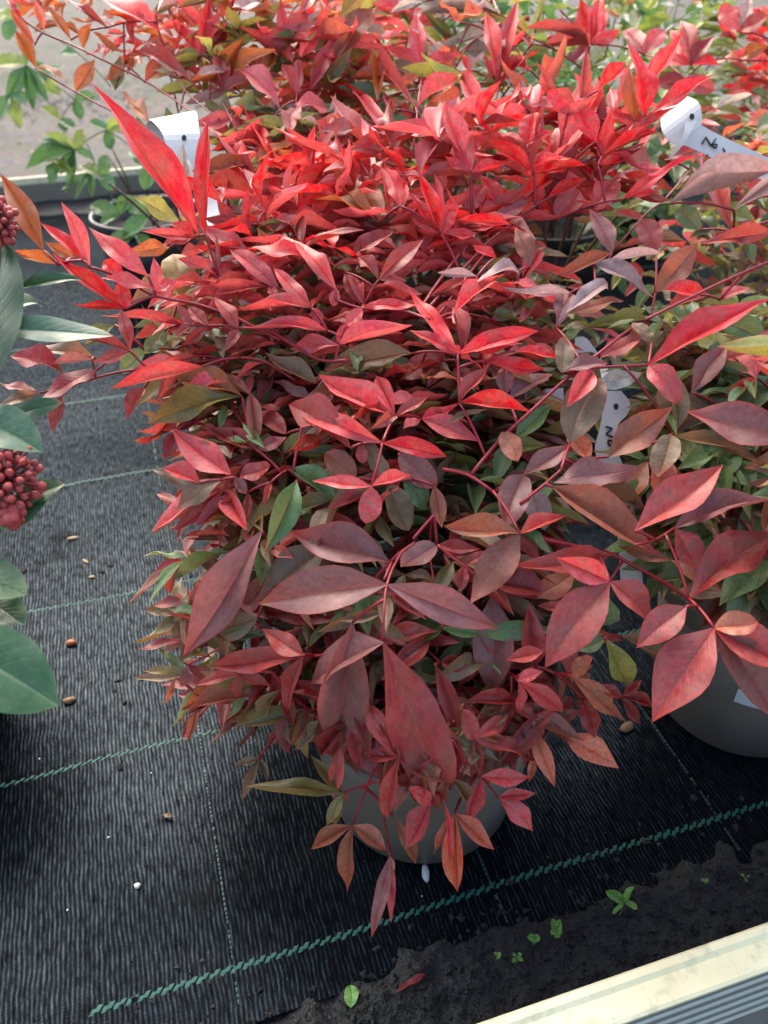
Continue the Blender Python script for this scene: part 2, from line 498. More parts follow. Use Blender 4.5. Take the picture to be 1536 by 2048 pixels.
# dark soil along the near rail
def soil_material():
    m = NT('dark_soil')
    p = m.pos()
    a = m.noise(60, 6, p, 0.7); b = m.noise(8, 4, p, 0.6); c = m.noise(220, 3, p, 0.6)
    col = m.ramp(a, [(0.3, lin(6, 6, 5)), (0.55, lin(13, 12, 11)), (0.75, lin(30, 28, 25))])
    col = m.mix(m.math('MULTIPLY', m.math('SUBTRACT', b, 0.55, clamp=True), 1.6, clamp=True), col, lin(30, 33, 20))
    col = m.mix(m.math('MULTIPLY', m.math('SUBTRACT', c, 0.7, clamp=True), 6.0, clamp=True), col, lin(112, 104, 92))
    m.l(col, m.b.inputs['Base Color'])
    m.l(m.math('MULTIPLY_ADD', a, 0.5, 0.4), m.b.inputs['Roughness'])
    m.bump(m.math('ADD', a, m.math('MULTIPLY', c, 1.6)), 0.9, 0.004)
    return m.m
M_SOIL = soil_material()
def soil_z(u, v):
    p = Vector((u, v, 0.3))
    t = (v - v_in) / (v_mat - v_in)
    h = 0.006 * noise.fractal(p * 60, 0.7, 2.2, 5) + 0.004 * noise.noise(p * 12) + 0.007
    edge = max(0.0, min(1.0, (1.30 + 0.5 * noise.noise(p * 8) + 0.25 * noise.noise(p * 40) - t) * 1.9))
    return max(-0.006, h * edge - 0.012 * (1 - edge) + 0.001)
su0, su1 = -0.25, 0.85
nu, nv = 330, 54
vs = []
sv1 = v_mat + (v_mat - v_in) * 0.45
for j in range(nv + 1):
    v = v_in + 0.0045 + (sv1 - v_in) * j / nv
    for i in range(nu + 1):
        u = su0 + (su1 - su0) * i / nu
        vs.append(U * u + V * v + Vector((0, 0, soil_z(u, v))))
fs = [(j * (nu + 1) + i, j * (nu + 1) + i + 1, (j + 1) * (nu + 1) + i + 1, (j + 1) * (nu + 1) + i) for j in range(nv) for i in range(nu)]
soil = put('soil', mesh('soil', vs, fs), M_SOIL)
tag(soil, 'strip of dark damp soil between matting and near rail', 'soil', kind='structure')
# the same soil against the far rail
vs = []
for j in range(13):
    v = v_far - 0.0045 - 0.16 * j / 12
    for i in range(161):
        u = -1.5 + 3.4 * i / 160
        h = 0.010 * (1 - j / 12) ** 1.5 + 0.008 * noise.noise(Vector((u * 14, v * 14, 4))) - 0.02 * (j / 12) ** 2
        vs.append(U * u + V * v + Vector((0, 0, h)))
fs = [(j * 161 + i, j * 161 + i + 1, (j + 1) * 161 + i + 1, (j + 1) * 161 + i) for j in range(12) for i in range(160)]
tag(put('soil', mesh('soil_far', vs, fs), M_SOIL), 'bank of dark soil heaped against the far bench rail', 'soil', kind='structure')

# greenhouse floor beyond the bench
def floor_material():
    m = NT('gravel_floor')
    p = m.pos()
    a = m.noise(2.2, 6, p, 0.7); b = m.noise(9, 8, p, 0.78)
    vo = m.n('TexVoronoi'); vo.inputs['Scale'].default_value = 34; m.l(p, vo.inputs['Vector'])
    col = m.ramp(b, [(0.3, lin(40, 35, 26)), (0.5, lin(62, 54, 40)), (0.7, lin(82, 72, 55))])
    col = m.mix(0.35, col, m.mix(0.8, vo.outputs['Color'], lin(76, 62, 46)))
    col = m.mix(m.math('MULTIPLY', m.math('SUBTRACT', a, 0.46, clamp=True), 5.0, clamp=True), col, lin(58, 66, 38))
    g2 = m.noise(2.6, 4, p, 0.6)
    col = m.mix(m.math('MULTIPLY', m.math('SUBTRACT', g2, 0.5, clamp=True), 5.0, clamp=True), col, lin(66, 62, 58))
    m.l(col, m.b.inputs['Base Color'])
    m.set(Roughness=0.9)
    m.bump(m.math('ADD', b, vo.outputs['Distance']), 0.8, 0.02)
    return m.m
FZ = -0.75
gv, gf = [], []
for j in range(61):
    for i in range(61):
        x, y = -60 + 120 * i / 60, -20 + 140 * j / 60
        gv.append((x, y, FZ + 0.03 * noise.noise(Vector((x * .3, y * .3, 0)))))
gf = [(j * 61 + i, j * 61 + i + 1, (j + 1) * 61 + i + 1, (j + 1) * 61 + i) for j in range(60) for i in range(60)]
gnd = put('ground', mesh('ground', gv, gf), floor_material())
tag(gnd, 'pale brown gravel floor beyond the bench', 'ground', kind='structure')
# loose stones on the floor where it shows past the far rail: too many and too small to count
rr = random.Random(8)
vs, fs = [], []
c0 = on(90, 170, FZ)
for i in range(2600):
    x, y = c0.x + rr.gauss(0, 1.1), c0.y + rr.gauss(0.2, 1.0)
    r = rr.uniform(0.006, 0.02)
    k = len(vs)
    z = FZ + 0.03 * noise.noise(Vector((x * .3, y * .3, 0)))
    for a in range(5):
        an = a * 1.257 + rr.random() * .6
        vs.append((x + r * math.cos(an) * rr.uniform(.7, 1.2), y + r * math.sin(an), z - 0.002))
    vs.append((x, y, z + r * rr.uniform(.4, .8)))
    fs += [(k + a, k + (a + 1) % 5, k + 5) for a in range(5)]
M_GRAV = simple('gravel_stone', lin(70, 62, 48), 0.85, 6, 0.5, 0.4, 0.002, col2=lin(76, 70, 60))
tag(put('gravel', mesh('gravel', vs, fs, False), M_GRAV), 'loose gravel scattered over the floor', 'gravel', kind='stuff')

# ================================================================== leaf shapes
def leaf_template(name, bend=0.1, fold=0.12, sickle=0.0, wave=0.0, twist=0.0, kind='nandina', nl=9, na=4, cup=0.0, ph=0.0):
    vs, fs, uv = [], [], []
    for i in range(nl + 1):
        t = i / nl
        if kind == 'nandina':
            s = max(0.0, (t - 0.035) / 0.965)
            w = (s ** 0.9) * ((1 - s) ** 1.25)
            w /= 0.2305
            w = max(w, 0.035 if t < 0.5 else 0.0)
        elif kind == 'round':
            s = max(0.0, (t - 0.03) / 0.97)
            w = (s ** 0.6) * ((1 - s) ** 0.62) / 0.429
            w = max(w, 0.04 if t < 0.5 else 0.0)
        else:                                            # leathery, widest beyond the middle
            s = max(0.0, (t - 0.05) / 0.95)
            w = (s ** 0.85) * ((1 - s) ** 0.8)
            w /= 0.325
            w = max(w, 0.07 if t < 0.5 else 0.0)
        tw = twist * (t - 0.3)
        for k in range(na + 1):
            y = (k / na - 0.5) * w
            z = bend * 4 * t * (1 - t) - cup * (t ** 2) * (1 - t) * 3
            ez = fold * abs(y) * (1.25 - 1.1 * abs(y) / max(w, .05)) + 0.95 * wave * y * math.sin(t * 9 + (0 if y > 0 else 1.3) + ph) * 1.2
            yy = y * math.cos(tw) - ez * math.sin(tw)
            zz = y * math.sin(tw) + ez * math.cos(tw)
            vs.append(Vector((t, yy + sickle * 4 * t * (1 - t), z + zz)))
            uv.append((t, k / na))
    n = na + 1
    for i in range(nl):
        for k in range(na):
            fs.append((i * n + k, (i + 1) * n + k, (i + 1) * n + k + 1, i * n + k + 1))
    me = mesh(name, vs, fs, True, uv)
    h = na // 2
    at_ = me.attributes.new('sharp_edge', 'BOOLEAN', 'EDGE')      # the crease along the midrib
    for e in me.edges:
        p, q = e.vertices
        if p % n == h and q % n == h: at_.data[e.index].value = True
    me.update()
    return me
_tp = [(0.06, .25, .03, .05, .1), (0.12, .35, -.05, .08, -.25), (0.18, .2, .06, .1, .3), (-0.05, .5, .02, .06, .2), (0.02, .6, -.04, .04, -.35),
       (0.09, .15, .09, .12, .1), (0.15, .45, -.08, .05, .5), (0.22, .3, .02, .12, -.5), (-0.10, .35, .05, .1, .15), (0.05, .7, .03, .05, .0),
       (0.12, .1, -.03, .16, .4), (0.08, .3, .12, .06, -.15)]
TPL = {k: [leaf_template('leaf_%s' % k, b * .6, f, s * .8, w, t * 1.2, k, ph=i * 1.7, cup=(.0, .12, .06, .18, .1, .0, .2, .08, .15, .05, .22, .1)[i]) for i, (b, f, s, w, t) in enumerate(_tp)] for k in ('nandina', 'round')}
TPL['skimmia'] = [leaf_template('leaf_skimmia', b, f, s, w, t, 'skimmia', 12, 6) for (b, f, s, w, t) in ((.05, .12, .03, .04, .1), (.1, .2, -.04, .06, -.2), (.03, .08, .05, .03, .15), (.12, .25, -.02, .05, .1))]
for ms in TPL.values():
    for me in ms: me.materials.append(None)

# what each letter means: the leaf's colour (sRGB; L, and U on glossy arcs, has sky sheen painted in) and how red its margin and tip are
PAL = dict(A=((222, 48, 46), .25), B=((218, 86, 84), .3), C=((172, 74, 66), .35), D=((144, 94, 88), .5), E=((126, 106, 74), .3), F=((126, 116, 58), .2),
           G=((92, 128, 72), .05), H=((180, 102, 46), .25), K=((140, 42, 38), .2), O=((216, 116, 82), .4), P=((164, 98, 70), .4), U=((164, 162, 146), .0),
           Y=((152, 160, 74), .05), L=((184, 156, 148), .2))
def colour(c, rnd, j=0.10):
    (r, g, b), tip = PAL[c]
    k = 1 + rnd.uniform(-j, j)
    q = rnd.uniform(-7, 7)
    v = lin(min(255, max(4, r * k + q)), min(255, max(4, g * k + q * .6)), min(255, max(4, b * k)))
    return (v[0], v[1], v[2], tip * rnd.uniform(.5, 1.3))

CTRL = {
 'M': [(750, 1820, .56), (920, 1700, .555), (620, 1620, .555), (500, 1560, .57), (850, 1500, .50), (1100, 1500, .55), (750, 1250, .475), (560, 1150, .50), (380, 1200, .54), (330, 1420, .56), (700, 950, .51),
       (450, 930, .545), (600, 650, .575), (400, 760, .58), (850, 450, .62), (950, 250, .645), (1250, 150, .66), (1300, 280, .66), (150, 600, .57), (50, 780, .56), (280, 300, .575), (60, 430, .57), (400, 330, .63), (650, 330, .655),
       (1000, 1100, .51), (1130, 1250, .50), (1200, 800, .56), (1300, 550, .62), (1120, 420, .64), (900, 700, .56), (1000, 850, .55), (1100, 950, .53)],
 'R': [(1400, 1350, .50), (1250, 1150, .50), (1400, 950, .53), (1330, 1000, .53), (1500, 850, .54), (1350, 750, .57), (1500, 600, .60), (1540, 1250, .49)],
 'B': [(80, 80, .86), (300, 100, .84), (500, 150, .80), (560, 300, .72), (450, 380, .70), (620, 120, .84)],
 'C': [(830, 100, .86), (700, 100, .9), (1000, 150, .84), (1170, 80, .95), (780, 280, .76), (950, 230, .74), (1060, 200, .78)],
 'D': [(1250, 40, .98), (1400, 150, .9), (1420, 330, .76), (1500, 420, .7), (1350, 480, .68), (1500, 520, .66)],
 'S': [(0, 620, .44), (100, 650, .47), (50, 960, .45), (30, 1150, .44), (0, 1330, .42), (10, 440, .5)],
 'G': [(100, 180, 1.25), (120, 280, 1.2), (60, 150, 1.3)],
}
def surf(pl, x, y):
    a = b = 0.0
    for (cx, cy, d) in CTRL[pl]:
        w = 1.0 / ((cx - x) ** 2 + (cy - y) ** 2 + 900.0) ** 1.4
        a += w * d; b += w
    return a / b

UP = Vector((0, 0, 1))
def leaf_matrix(base, tip, wid, rnd, tilt=None, up=0.55, face=0.6):
    ax = tip - base
    L = ax.length
    X = ax / L
    view = (CAMP - (base + tip) * 0.5).normalized()
    N = view * face + UP * up + Vector((rnd.uniform(-1, 1), rnd.uniform(-1, 1), rnd.uniform(-1, 1))) * 0.3
    if tilt is not None: N = N + tilt
    N = (N - X * N.dot(X)).normalized()
    Y = N.cross(X)
    m = Matrix(((X.x * L, Y.x * wid, N.x * L), (X.y * L, Y.y * wid, N.y * L), (X.z * L, Y.z * wid, N.z * L))).to_4x4()
    m.translation = base
    return m, N, X, Y, view
def put_leaf(parent, m, tpl, mat, col, name='leaf'):
    o = bpy.data.objects.new(name, tpl)
    COL.objects.link(o)
    o.parent = parent
    o.matrix_parent_inverse = Matrix.Translation(-parent.location)
    o.matrix_basis = m
    o.material_slots[0].link = 'OBJECT'
    o.material_slots[0].material = mat
    o.color = col
    return o
def pixel_leaf(parent, pl, bx, by, tx, ty, wpx, code_, lay, rnd, mat=None, kind='nandina', dt=0.0):
    off = lay * 0.014
    code = code_[0]
    db = surf(pl, bx, by) + off
    dtp = surf(pl, tx, ty) + off + dt + rnd.uniform(-.008, .008)
    b, t = at(bx, by, db), at(tx, ty, dtp)
    L = (t - b).length
    wid = wpx / FPX * (db + dtp) / 2 * (0.88 if ty < 720 and kind == 'nandina' else 1.0)
    ti = rnd.randrange(len(TPL[kind]))
    if len(code_) > 1: ti = int(code_[1:])
    tpl = TPL[kind][ti]
    m, N, X, Y, view = leaf_matrix(b, t, 1.0, rnd)
    # real width that gives this leaf's apparent width at the tilt it has
    vis = (Y - view * Y.dot(view)).length
    w = min(wid * 0.86 / max(vis, 0.64), L * (0.62 if kind != 'nandina' else 0.56))
    if rnd.random() < .5: w = -w
    mm = m.copy()
    for r in range(3): mm[r][1] *= w
    return put_leaf(parent, mm, tpl, mat or M_LEAF, colour(code, rnd)), b

# ================================================================== the surveyed leaves
# each line: node x y, layer (how far in, 1 = 14 mm) : tip x y, width, colour [own base x y] ; ...
LEAVES_M = '''
774 1169 0:518 1208 108 D0;999 1258 82 D0
780 1125 1:583 1064 84 D
874 1090 1:801 1134 66 D;960 1098 30 K
767 1286 0:622 1369 92 D0;878 1622 132 C5
705 1245 1:670 1520 116 D0
985 1190 2:983 1396 96 D
1040 1068 0:887 1052 46 P;1135 1030 44 C;940 1208 86 P
655 1092 2:512 1205 92 E
562 1128 3:472 1254 50 D
690 1238 3:522 1222 50 K
524 1062 1:366 1312 100 D11
592 962 1:529 1107 66 G
535 1085 3:520 1172 42 G
462 949 0:342 856 74 B;324 936 44 B 400 966;352 1022 48 E 443 960;492 988 36 D 470 955
447 975 1:301 1066 52 B;341 1064 48 C;412 1048 28 C 425 980;494 1062 46 B 452 985;492 1046 20 C 496 985;526 1014 16 C 541 966
513 900 1:417 853 44 K;500 783 36 D;574 874 32 C
500 872 2:456 804 34 C;522 826 42 C 572 868
480 950 1:541 930 42 C
484 793 1:294 848 54 F;347 750 46 H
432 790 2:331 754 48 E
406 733 0:219 779 38 B
396 712 1:297 737 24 C
290 775 1:253 839 36 C
352 862 2:328 921 36 K
398 822 2:325 862 44 K
633 766 1:528 703 54 E
622 798 2:547 762 30 D
612 826 2:667 780 46 P
570 908 3:607 868 40 Y
482 862 4:443 842 36 G
625 640 3:560 735 40 F
765 886 0:599 830 52 B;894 914 44 A
743 973 0:624 962 32 B;822 950 30 B;731 1047 78 B
701 897 1:577 809 72 C
790 833 0:636 748 60 B;753 751 40 B;858 792 28 C;741 858 26 C
738 816 1:688 803 20 C
843 837 1:918 806 28 A;960 884 50 B;806 858 26 B
722 888 1:727 927 36 C
797 906 2:873 975 64 D
806 955 2:849 1018 60 G
868 972 1:884 1056 38 P
776 970 2:818 1062 66 E
712 957 2:650 905 56 P
690 945 3:615 960 40 C
576 940 2:681 1016 48 G
610 1005 3:642 1060 40 C
824 707 1:648 742 60 E
886 707 2:797 762 56 K;853 776 30 C 888 722
830 770 3:742 730 60 K
915 709 0:813 569 44 A;818 660 36 A;1078 662 50 A;1046 687 38 A;1091 738 38 A 971 722;1128 720 26 A 1030 702
930 700 1:905 610 34 C
908 735 2:960 780 40 C
678 690 0:581 699 40 B;704 648 44 A;826 650 46 B
655 662 0:485 655 38 B
623 616 0:472 620 36 B;547 535 42 B;644 647 28 B
558 577 1:455 493 54 B;397 596 34 B 535 573;550 597 34 B 540 572
673 579 0:587 480 54 B;666 613 40 B;725 617 34 B 690 652
726 613 0:838 609 34 A
478 657 0:428 595 44 C;452 702 32 C
415 652 0:366 690 30 C;376 610 34 C
382 651 0:353 608 26 C;350 673 22 C
386 688 2:452 718 42 P
431 550 1:355 517 24 B;426 466 34 K 436 550
490 566 2:462 520 40 K
362 592 2:345 508 74 F
571 530 1:537 462 46 K;515 455 46 H 562 520
592 452 1:504 410 26 B 530 422;626 424 34 A;655 430 30 C;552 436 28 B
750 432 1:621 400 50 H
758 446 1:678 338 84 H
705 522 2:778 455 42 K
690 545 1:722 612 36 C
757 560 0:848 478 50 C;716 514 34 C;815 563 30 C
705 514 1:788 462 40 K
728 610 1:698 545 36 C
760 520 2:800 460 60 E
882 467 0:807 414 36 A;818 386 30 A;834 338 42 A;904 407 40 A;954 465 26 A
1023 451 0:911 440 28 A;945 490 24 A 992 515
801 412 0:773 335 46 A
1060 533 0:1030 455 48 P
1045 560 2:1078 505 40 B
1038 543 0:951 567 46 L
908 626 0:1010 548 54 A
955 553 0:874 545 20 L
860 592 1:955 552 26 C
940 620 2:850 640 50 C
985 640 2:1055 615 48 E
1140 586 0:1000 573 26 L
1112 656 1:1126 574 48 D
1215 566 0:1131 626 54 L
1135 628 1:1248 602 42 P
1186 527 0:1310 597 52 L;1330 506 26 L 1215 524
1311 586 0:1396 485 72 P
1028 622 2:1106 540 46 Y
1224 506 0:1178 418 54 D;1110 549 34 P
1312 506 1:1280 438 60 C
1245 399 0:1392 309 30 A;1310 383 26 A
1095 397 0:1172 357 30 A
1110 440 1:1160 380 60 C
1190 420 1:1230 360 60 B
942 346 0:903 221 58 A;1025 316 30 A;890 312 22 A;892 206 50 B 925 320
1067 349 0:975 280 30 A;1134 341 26 A;1173 330 26 A
1054 290 0:1066 226 52 A;991 258 26 A;1108 262 24 A
1134 229 0:1098 180 54 A
1192 284 0:1155 198 56 A
1290 234 0:1250 76 62 A;1365 65 40 A 1285 182
1196 182 0:1252 124 40 A
1270 242 1:1258 138 50 H
1282 250 0:1434 148 32 A;1357 212 26 A 1268 268
1205 311 0:1314 263 28 A;1288 292 26 A 1196 332
1115 320 1:1180 230 54 B
1000 410 1:960 350 44 A
1040 395 1:1120 340 44 A
985 440 1:1060 400 40 C
930 430 2:970 370 46 B
860 400 2:920 350 46 O
1140 300 2:1080 270 50 C
1020 350 3:1090 300 60 C
1180 360 2:1240 300 50 B
1297 731 0:1550 596 78 A0;1356 809 64 B
1198 716 1:1291 675 52 C
1303 686 0:1264 645 40 E
1345 870 1:1335 735 74 E
1190 772 1:1288 745 42 U
1217 914 0:1346 813 82 P
1178 920 1:1140 861 44 O
1108 966 0:1278 932 62 D
1140 886 1:1200 756 92 E
1186 742 0:1132 815 50 B
1020 796 1:1106 748 52 D
919 806 0:1063 824 40 A;976 735 30 C
1010 790 1:1012 732 40 D
1047 950 1:1142 888 46 D;1008 1052 74 D
1004 864 0:1036 923 50 P
1030 880 2:1106 805 46 G
1010 900 3:1095 890 40 Y
975 920 3:1035 955 40 G
1125 746 0:1130 672 46 E;1217 727 28 D
1105 974 0:1319 1112 90 P4
1185 970 1:1291 1017 40 E
1060 980 2:1090 1060 66 L
1000 1000 3:1075 1030 50 G
1222 1110 0:1024 1130 58 C
1219 1163 -1:1112 1115 60 B;1090 1336 112 C0;1310 1250 72 C
927 1131 1:918 1188 30 C;985 1105 26 C
985 1168 2:1090 1186 76 K
1070 1196 2:1152 1142 60 P
1070 1332 1:1057 1207 58 C
1087 1302 0:1012 1320 38 C
1036 1362 0:1086 1342 30 B;1127 1425 46 B;1040 1426 26 B
1112 1348 1:1122 1396 34 P
880 1326 2:934 1330 58 K
965 1328 2:914 1376 30 C
949 1478 0:1093 1519 50 C;1018 1435 38 C;925 1418 42 C;960 1549 30 C
962 1553 0:1059 1554 42 B;936 1648 38 B
996 1595 0:1066 1663 46 B;1072 1586 28 B
1063 1457 0:1110 1575 42 O;1111 1418 30 C;1043 1537 24 C
1030 1425 2:1085 1400 36 K
1100 1457 1:1160 1420 34 P;1238 1537 56 O 1118 1472
1068 1512 1:1058 1565 20 O
945 1442 1:1016 1414 26 H
950 1362 3:966 1428 34 G
705 1651 0:622 1699 38 P;695 1785 46 P;773 1702 42 P
780 1711 0:743 1876 34 D;782 1847 24 B;784 1751 18 P
800 1514 0:775 1636 40 C;725 1508 36 C
785 1630 1:831 1728 28 P
805 1555 1:832 1605 42 H
863 1604 0:811 1697 56 B;817 1575 36 B
889 1604 -1:897 1736 20 B
910 1628 0:915 1784 50 O;989 1700 42 O;866 1712 22 O
686 1586 0:491 1573 42 F;621 1510 34 F;652 1652 30 F;668 1657 28 F;699 1604 18 P
519 1517 2:470 1527 20 E;485 1600 24 E;535 1562 16 E
740 1512 2:640 1500 42 P
607 1310 0:411 1333 60 C;526 1257 54 C;571 1431 46 C
545 1345 1:537 1428 34 K
478 1348 1:469 1405 24 C;390 1371 30 C
513 1392 2:377 1418 44 P
430 1372 3:361 1421 32 H
395 1418 3:375 1484 24 P
352 1355 3:331 1408 16 P
375 1330 2:367 1373 28 D
526 1397 3:472 1462 38 F
565 1398 2:578 1507 32 D;537 1488 24 P 562 1456
590 1415 3:596 1502 44 F
515 1237 2:438 1266 66 E
467 1214 3:412 1240 46 C
870 1330 1:919 1479 42 C
1144 1353 0:1236 1431 56 P;1186 1315 42 P
1243 1393 0:1281 1448 28 K;1307 1414 30 K;1284 1360 22 K;1195 1370 30 K
1165 1400 1:1190 1477 46 K
1210 1277 1:1261 1374 56 Y;1149 1300 36 G
1242 1273 2:1327 1326 50 E
1160 1190 3:1240 1240 60 G
398 472 -1:180 164 82 A0
410 470 -1:416 240 42 A0
362 440 1:366 284 50 U
390 476 0:281 462 30 B;324 492 30 B;341 446 28 A
340 494 1:255 502 40 H
360 450 2:265 394 46 Y
295 551 0:177 454 56 B
313 582 0:307 514 30 B;339 566 26 B;200 556 30 B
180 535 0:122 403 36 B
168 522 0:81 446 38 A
253 618 0:104 506 44 A;238 563 36 A;141 606 18 A
242 562 1:208 520 42 A
365 650 1:200 631 34 B
260 701 0:240 616 34 C;148 672 26 C;186 725 30 C
130 750 1:20 712 50 K
193 741 0:72 799 46 K
125 790 1:104 867 34 K
75 787 1:-4 764 28 K;-6 815 30 E
185 720 1:100 729 24 D
190 716 2:58 702 50 E
88 502 1:0 346 62 H
117 530 1:28 500 32 H
150 517 2:90 484 34 H
230 650 3:170 690 40 G
330 660 2:290 705 40 G
350 700 3:300 740 40 G
290 700 3:240 745 50 G
420 720 2:480 690 40 G
640 700 3:590 745 50 F
700 1090 3:640 1010 60 K
870 1180 3:800 1240 70 E
880 1240 3:820 1290 60 G
720 1200 3:690 1300 60 E
830 1330 3:780 1400 60 K
780 1420 2:740 1500 60 C
800 1430 1:730 1520 50 K
620 1420 2:640 1490 50 E
900 1400 3:930 1460 50 F
700 1440 0.5:640 1512 40 K;722 1540 42 C;680 1530 34 P
770 1432 0.5:742 1530 42 P;810 1530 42 K
912 1470 0.5:900 1560 40 K;950 1560 38 E
1002 1480 0.5:985 1560 40 E;1040 1560 36 K;1075 1520 34 P
640 1440 0.5:588 1500 30 E;650 1500 28 P
900 1552 0.5:880 1612 30 P;932 1602 32 E
842 1540 0.5:802 1590 30 K;850 1600 26 P
1022 1402 0.5:1072 1440 34 C;1000 1450 30 K
560 1380 0.5:520 1440 34 E;585 1450 30 K
'''
LEAVES_R = '''
1511 756 2:1448 690 46 B;1545 660 42 B;1446 796 26 B
1575 880 0:1372 823 100 D
1350 872 1:1550 938 40 E
1383 786 1:1457 689 68 D
1342 870 1:1316 955 64 E
1270 1062 0:1446 929 86 C
1320 998 1:1331 912 60 O
1350 1056 0:1565 992 76 D;1412 1146 60 C
1378 1198 0:1550 1066 88 K
1428 1256 -1:1304 1445 126 C0;1550 1442 104 D;1272 1296 76 C 1373 1213;1516 1244 66 P;1590 1335 96 C
1536 1120 2:1438 1212 78 G
1420 1040 3:1370 1180 60 G
1480 900 3:1400 960 70 G
1540 1000 3:1470 1090 70 G
1450 820 3:1380 870 70 G
1530 860 3:1450 900 60 G
1480 720 3:1400 660 70 Y
1540 780 3:1470 830 70 G
1540 690 3:1430 640 60 G
1330 620 2:1420 590 50 C
1400 590 1:1330 580 44 A
1440 600 1:1500 575 40 B
1403 488 1:1550 466 42 C
'''
LEAVES_B = '''
43 36 0:14 -4 18 A
70 90 0:17 15 24 O
72 136 0:30 60 36 H;133 162 34 H
151 182 0:190 118 46 H
88 62 0:70 0 24 O
142 80 0:99 13 24 H
167 98 0:183 44 28 H
216 55 0:120 -4 24 C
318 62 0:186 -6 62 A
330 106 1:226 96 24 O
390 170 0:282 102 32 C
401 110 0:440 12 46 A;345 40 40 A;420 -10 40 A
448 180 0:440 84 44 C;404 115 30 C;505 160 30 C
560 219 0:472 133 46 B
586 126 0:477 50 32 B
581 92 0:560 -4 36 B
600 116 0:646 46 40 B
620 180 0:671 77 42 B
594 190 0:563 128 30 B;597 118 34 B
592 216 0:654 217 42 B;580 266 46 C
649 292 0:693 216 34 C
563 341 -1:485 210 36 A
475 292 0:480 236 38 C
516 366 0:425 260 50 B
519 386 0:390 313 34 A
618 382 0:571 266 46 B
620 388 0:677 349 56 A;545 358 32 C
555 320 0:498 284 20 A;588 318 30 A 562 345
525 366 0:532 314 26 B
623 416 1:543 358 46 C
465 456 1:424 394 40 B
450 442 1:490 466 28 B
300 250 1:245 180 30 H
250 130 1:210 160 26 H
290 165 1:340 110 34 O
360 230 1:330 300 40 G
420 200 1:460 240 50 F
260 250 1:310 290 40 G
230 180 2:240 110 40 G
500 200 2:560 180 60 F
680 96 1:748 18 74 P
655 132 0:709 58 28 P
'''
LEAVES_C = '''
843 134 0:832 26 46 B;766 91 28 B;921 104 26 B
920 106 0:958 166 16 B
832 217 0:754 130 36 B;918 148 40 B
836 262 1:906 164 40 H
795 290 0:708 190 38 B
798 294 0:722 237 34 B
756 204 1:760 128 46 H;654 188 28 A
790 220 0:767 182 24 B
967 250 0:920 144 44 B
994 170 0:970 22 36 B;1036 -2 44 B;1080 104 26 A;968 108 30 B
970 256 0:1077 182 28 B
1070 220 0:1131 113 36 O
1178 92 0:1046 57 32 C;1090 86 26 C;1140 122 36 K
1000 58 3:874 90 24 U
995 28 3:838 26 22 U
846 2 3:778 26 20 U
780 350 1:740 300 50 O
660 320 1:700 250 40 C
690 270 2:640 230 40 F
870 300 2:830 240 40 Y
'''
LEAVES_D = '''
1338 408 -5:1560 334 32 L4
1466 420 -5:1560 350 36 L4
1320 400 0:1250 305 36 D
1330 320 0:1416 300 32 C
1466 464 1:1420 350 50 C
1180 90 1:1160 -5 50 A;1215 20 46 A;1240 60 40 A;1130 60 40 A;1200 -10 44 A
1380 130 1:1340 60 40 A;1430 70 44 K;1310 120 40 A;1440 130 34 A;1360 40 34 C
1290 110 2:1250 60 40 C;1330 60 40 B
1480 60 1:1440 10 40 B;1536 30 40 C;1500 -10 36 L
1370 160 2:1310 170 40 K;1430 180 40 C
1480 120 2:1540 90 30 H;1430 130 36 O
1400 460 2:1350 420 50 G
1440 420 3:1500 440 60 G
'''
STEMS = '''
M 1.5 1:840 620;880 560;960 462;1040 405;1110 350;1195 312
M 1.5 1:850 625;920 545;1000 462;1085 400;1140 330;1190 285;1270 240
M 1.2 1:870 640;960 520;1023 452;1095 430;1180 415;1245 399
M 1.3 0:560 680;480 640;400 610;312 592;250 560
M 1.2 1:590 760;520 720;440 718;330 735;235 745;150 768;80 786
M 1.3 0:700 720;640 720;570 680;540 660
M 1.3 0:860 640;800 620;725 617;672 600
M 1.4 0:884 938;935 950;985 982
M 1.4 0:943 948;1000 880;1070 815;1130 760;1200 705;1255 662;1300 640
M 1.2 0:1040 1008;1090 968;1122 940
M 1.2 0:1130 745;1200 735;1297 730
M 1.5 0:1090 1078;1160 1095;1222 1108;1250 1122;1320 1160;1378 1200;1428 1256
M 1.0 0:1247 1120;1219 1163
M 1.0 0:830 1085;800 1110;774 1169;768 1230;765 1288
M 1.0 0:783 1125;768 1160
M 1.1 0:826 1078;850 1050;868 1030
M 1.0 0:875 1090;905 1115;927 1131;950 1150
M 1.0 0:765 886;755 930;743 973
M 0.9 0:755 1525;735 1570;705 1651
M 0.9 0:762 1560;725 1572;686 1586
M 0.9 1:766 1625;772 1660;780 1711
M 0.9 0:905 1480;930 1520;962 1553;996 1595
M 0.8 1:930 1570;920 1600;910 1628
M 0.9 1:400 472;470 452;560 450;640 480;700 530
M 1.0 0:260 701;295 735;340 740
M 0.8 1:1010 1335;1036 1362
M 1.3 1:607 1310;650 1310;700 1290
M 0.8 2:400 1318;460 1285;520 1255
R 1.3 0:1536 525;1450 562;1360 605;1290 640
R 1.2 1:1403 490;1470 462;1540 442
R 1.0 1:1345 868;1320 880;1240 910
R 1.0 0:1350 1056;1310 1080;1270 1090
B 1.2 0:30 10;43 36;85 65;140 88;190 112;290 162;370 215;430 270;470 330
B 1.1 0:70 136;150 183;210 215;265 240;335 270;420 330
B 1.0 0:310 20;320 70;340 115;370 180;440 240
B 1.0 0:370 45;390 95;402 140;440 195;470 255
C 1.0 0:845 140;835 215;832 260;820 320
C 1.0 0:1000 170;975 250;960 310
C 0.9 0:1120 20;1180 92;1140 200
D 1.0 0:1224 506;1290 430;1330 398;1380 340
'''

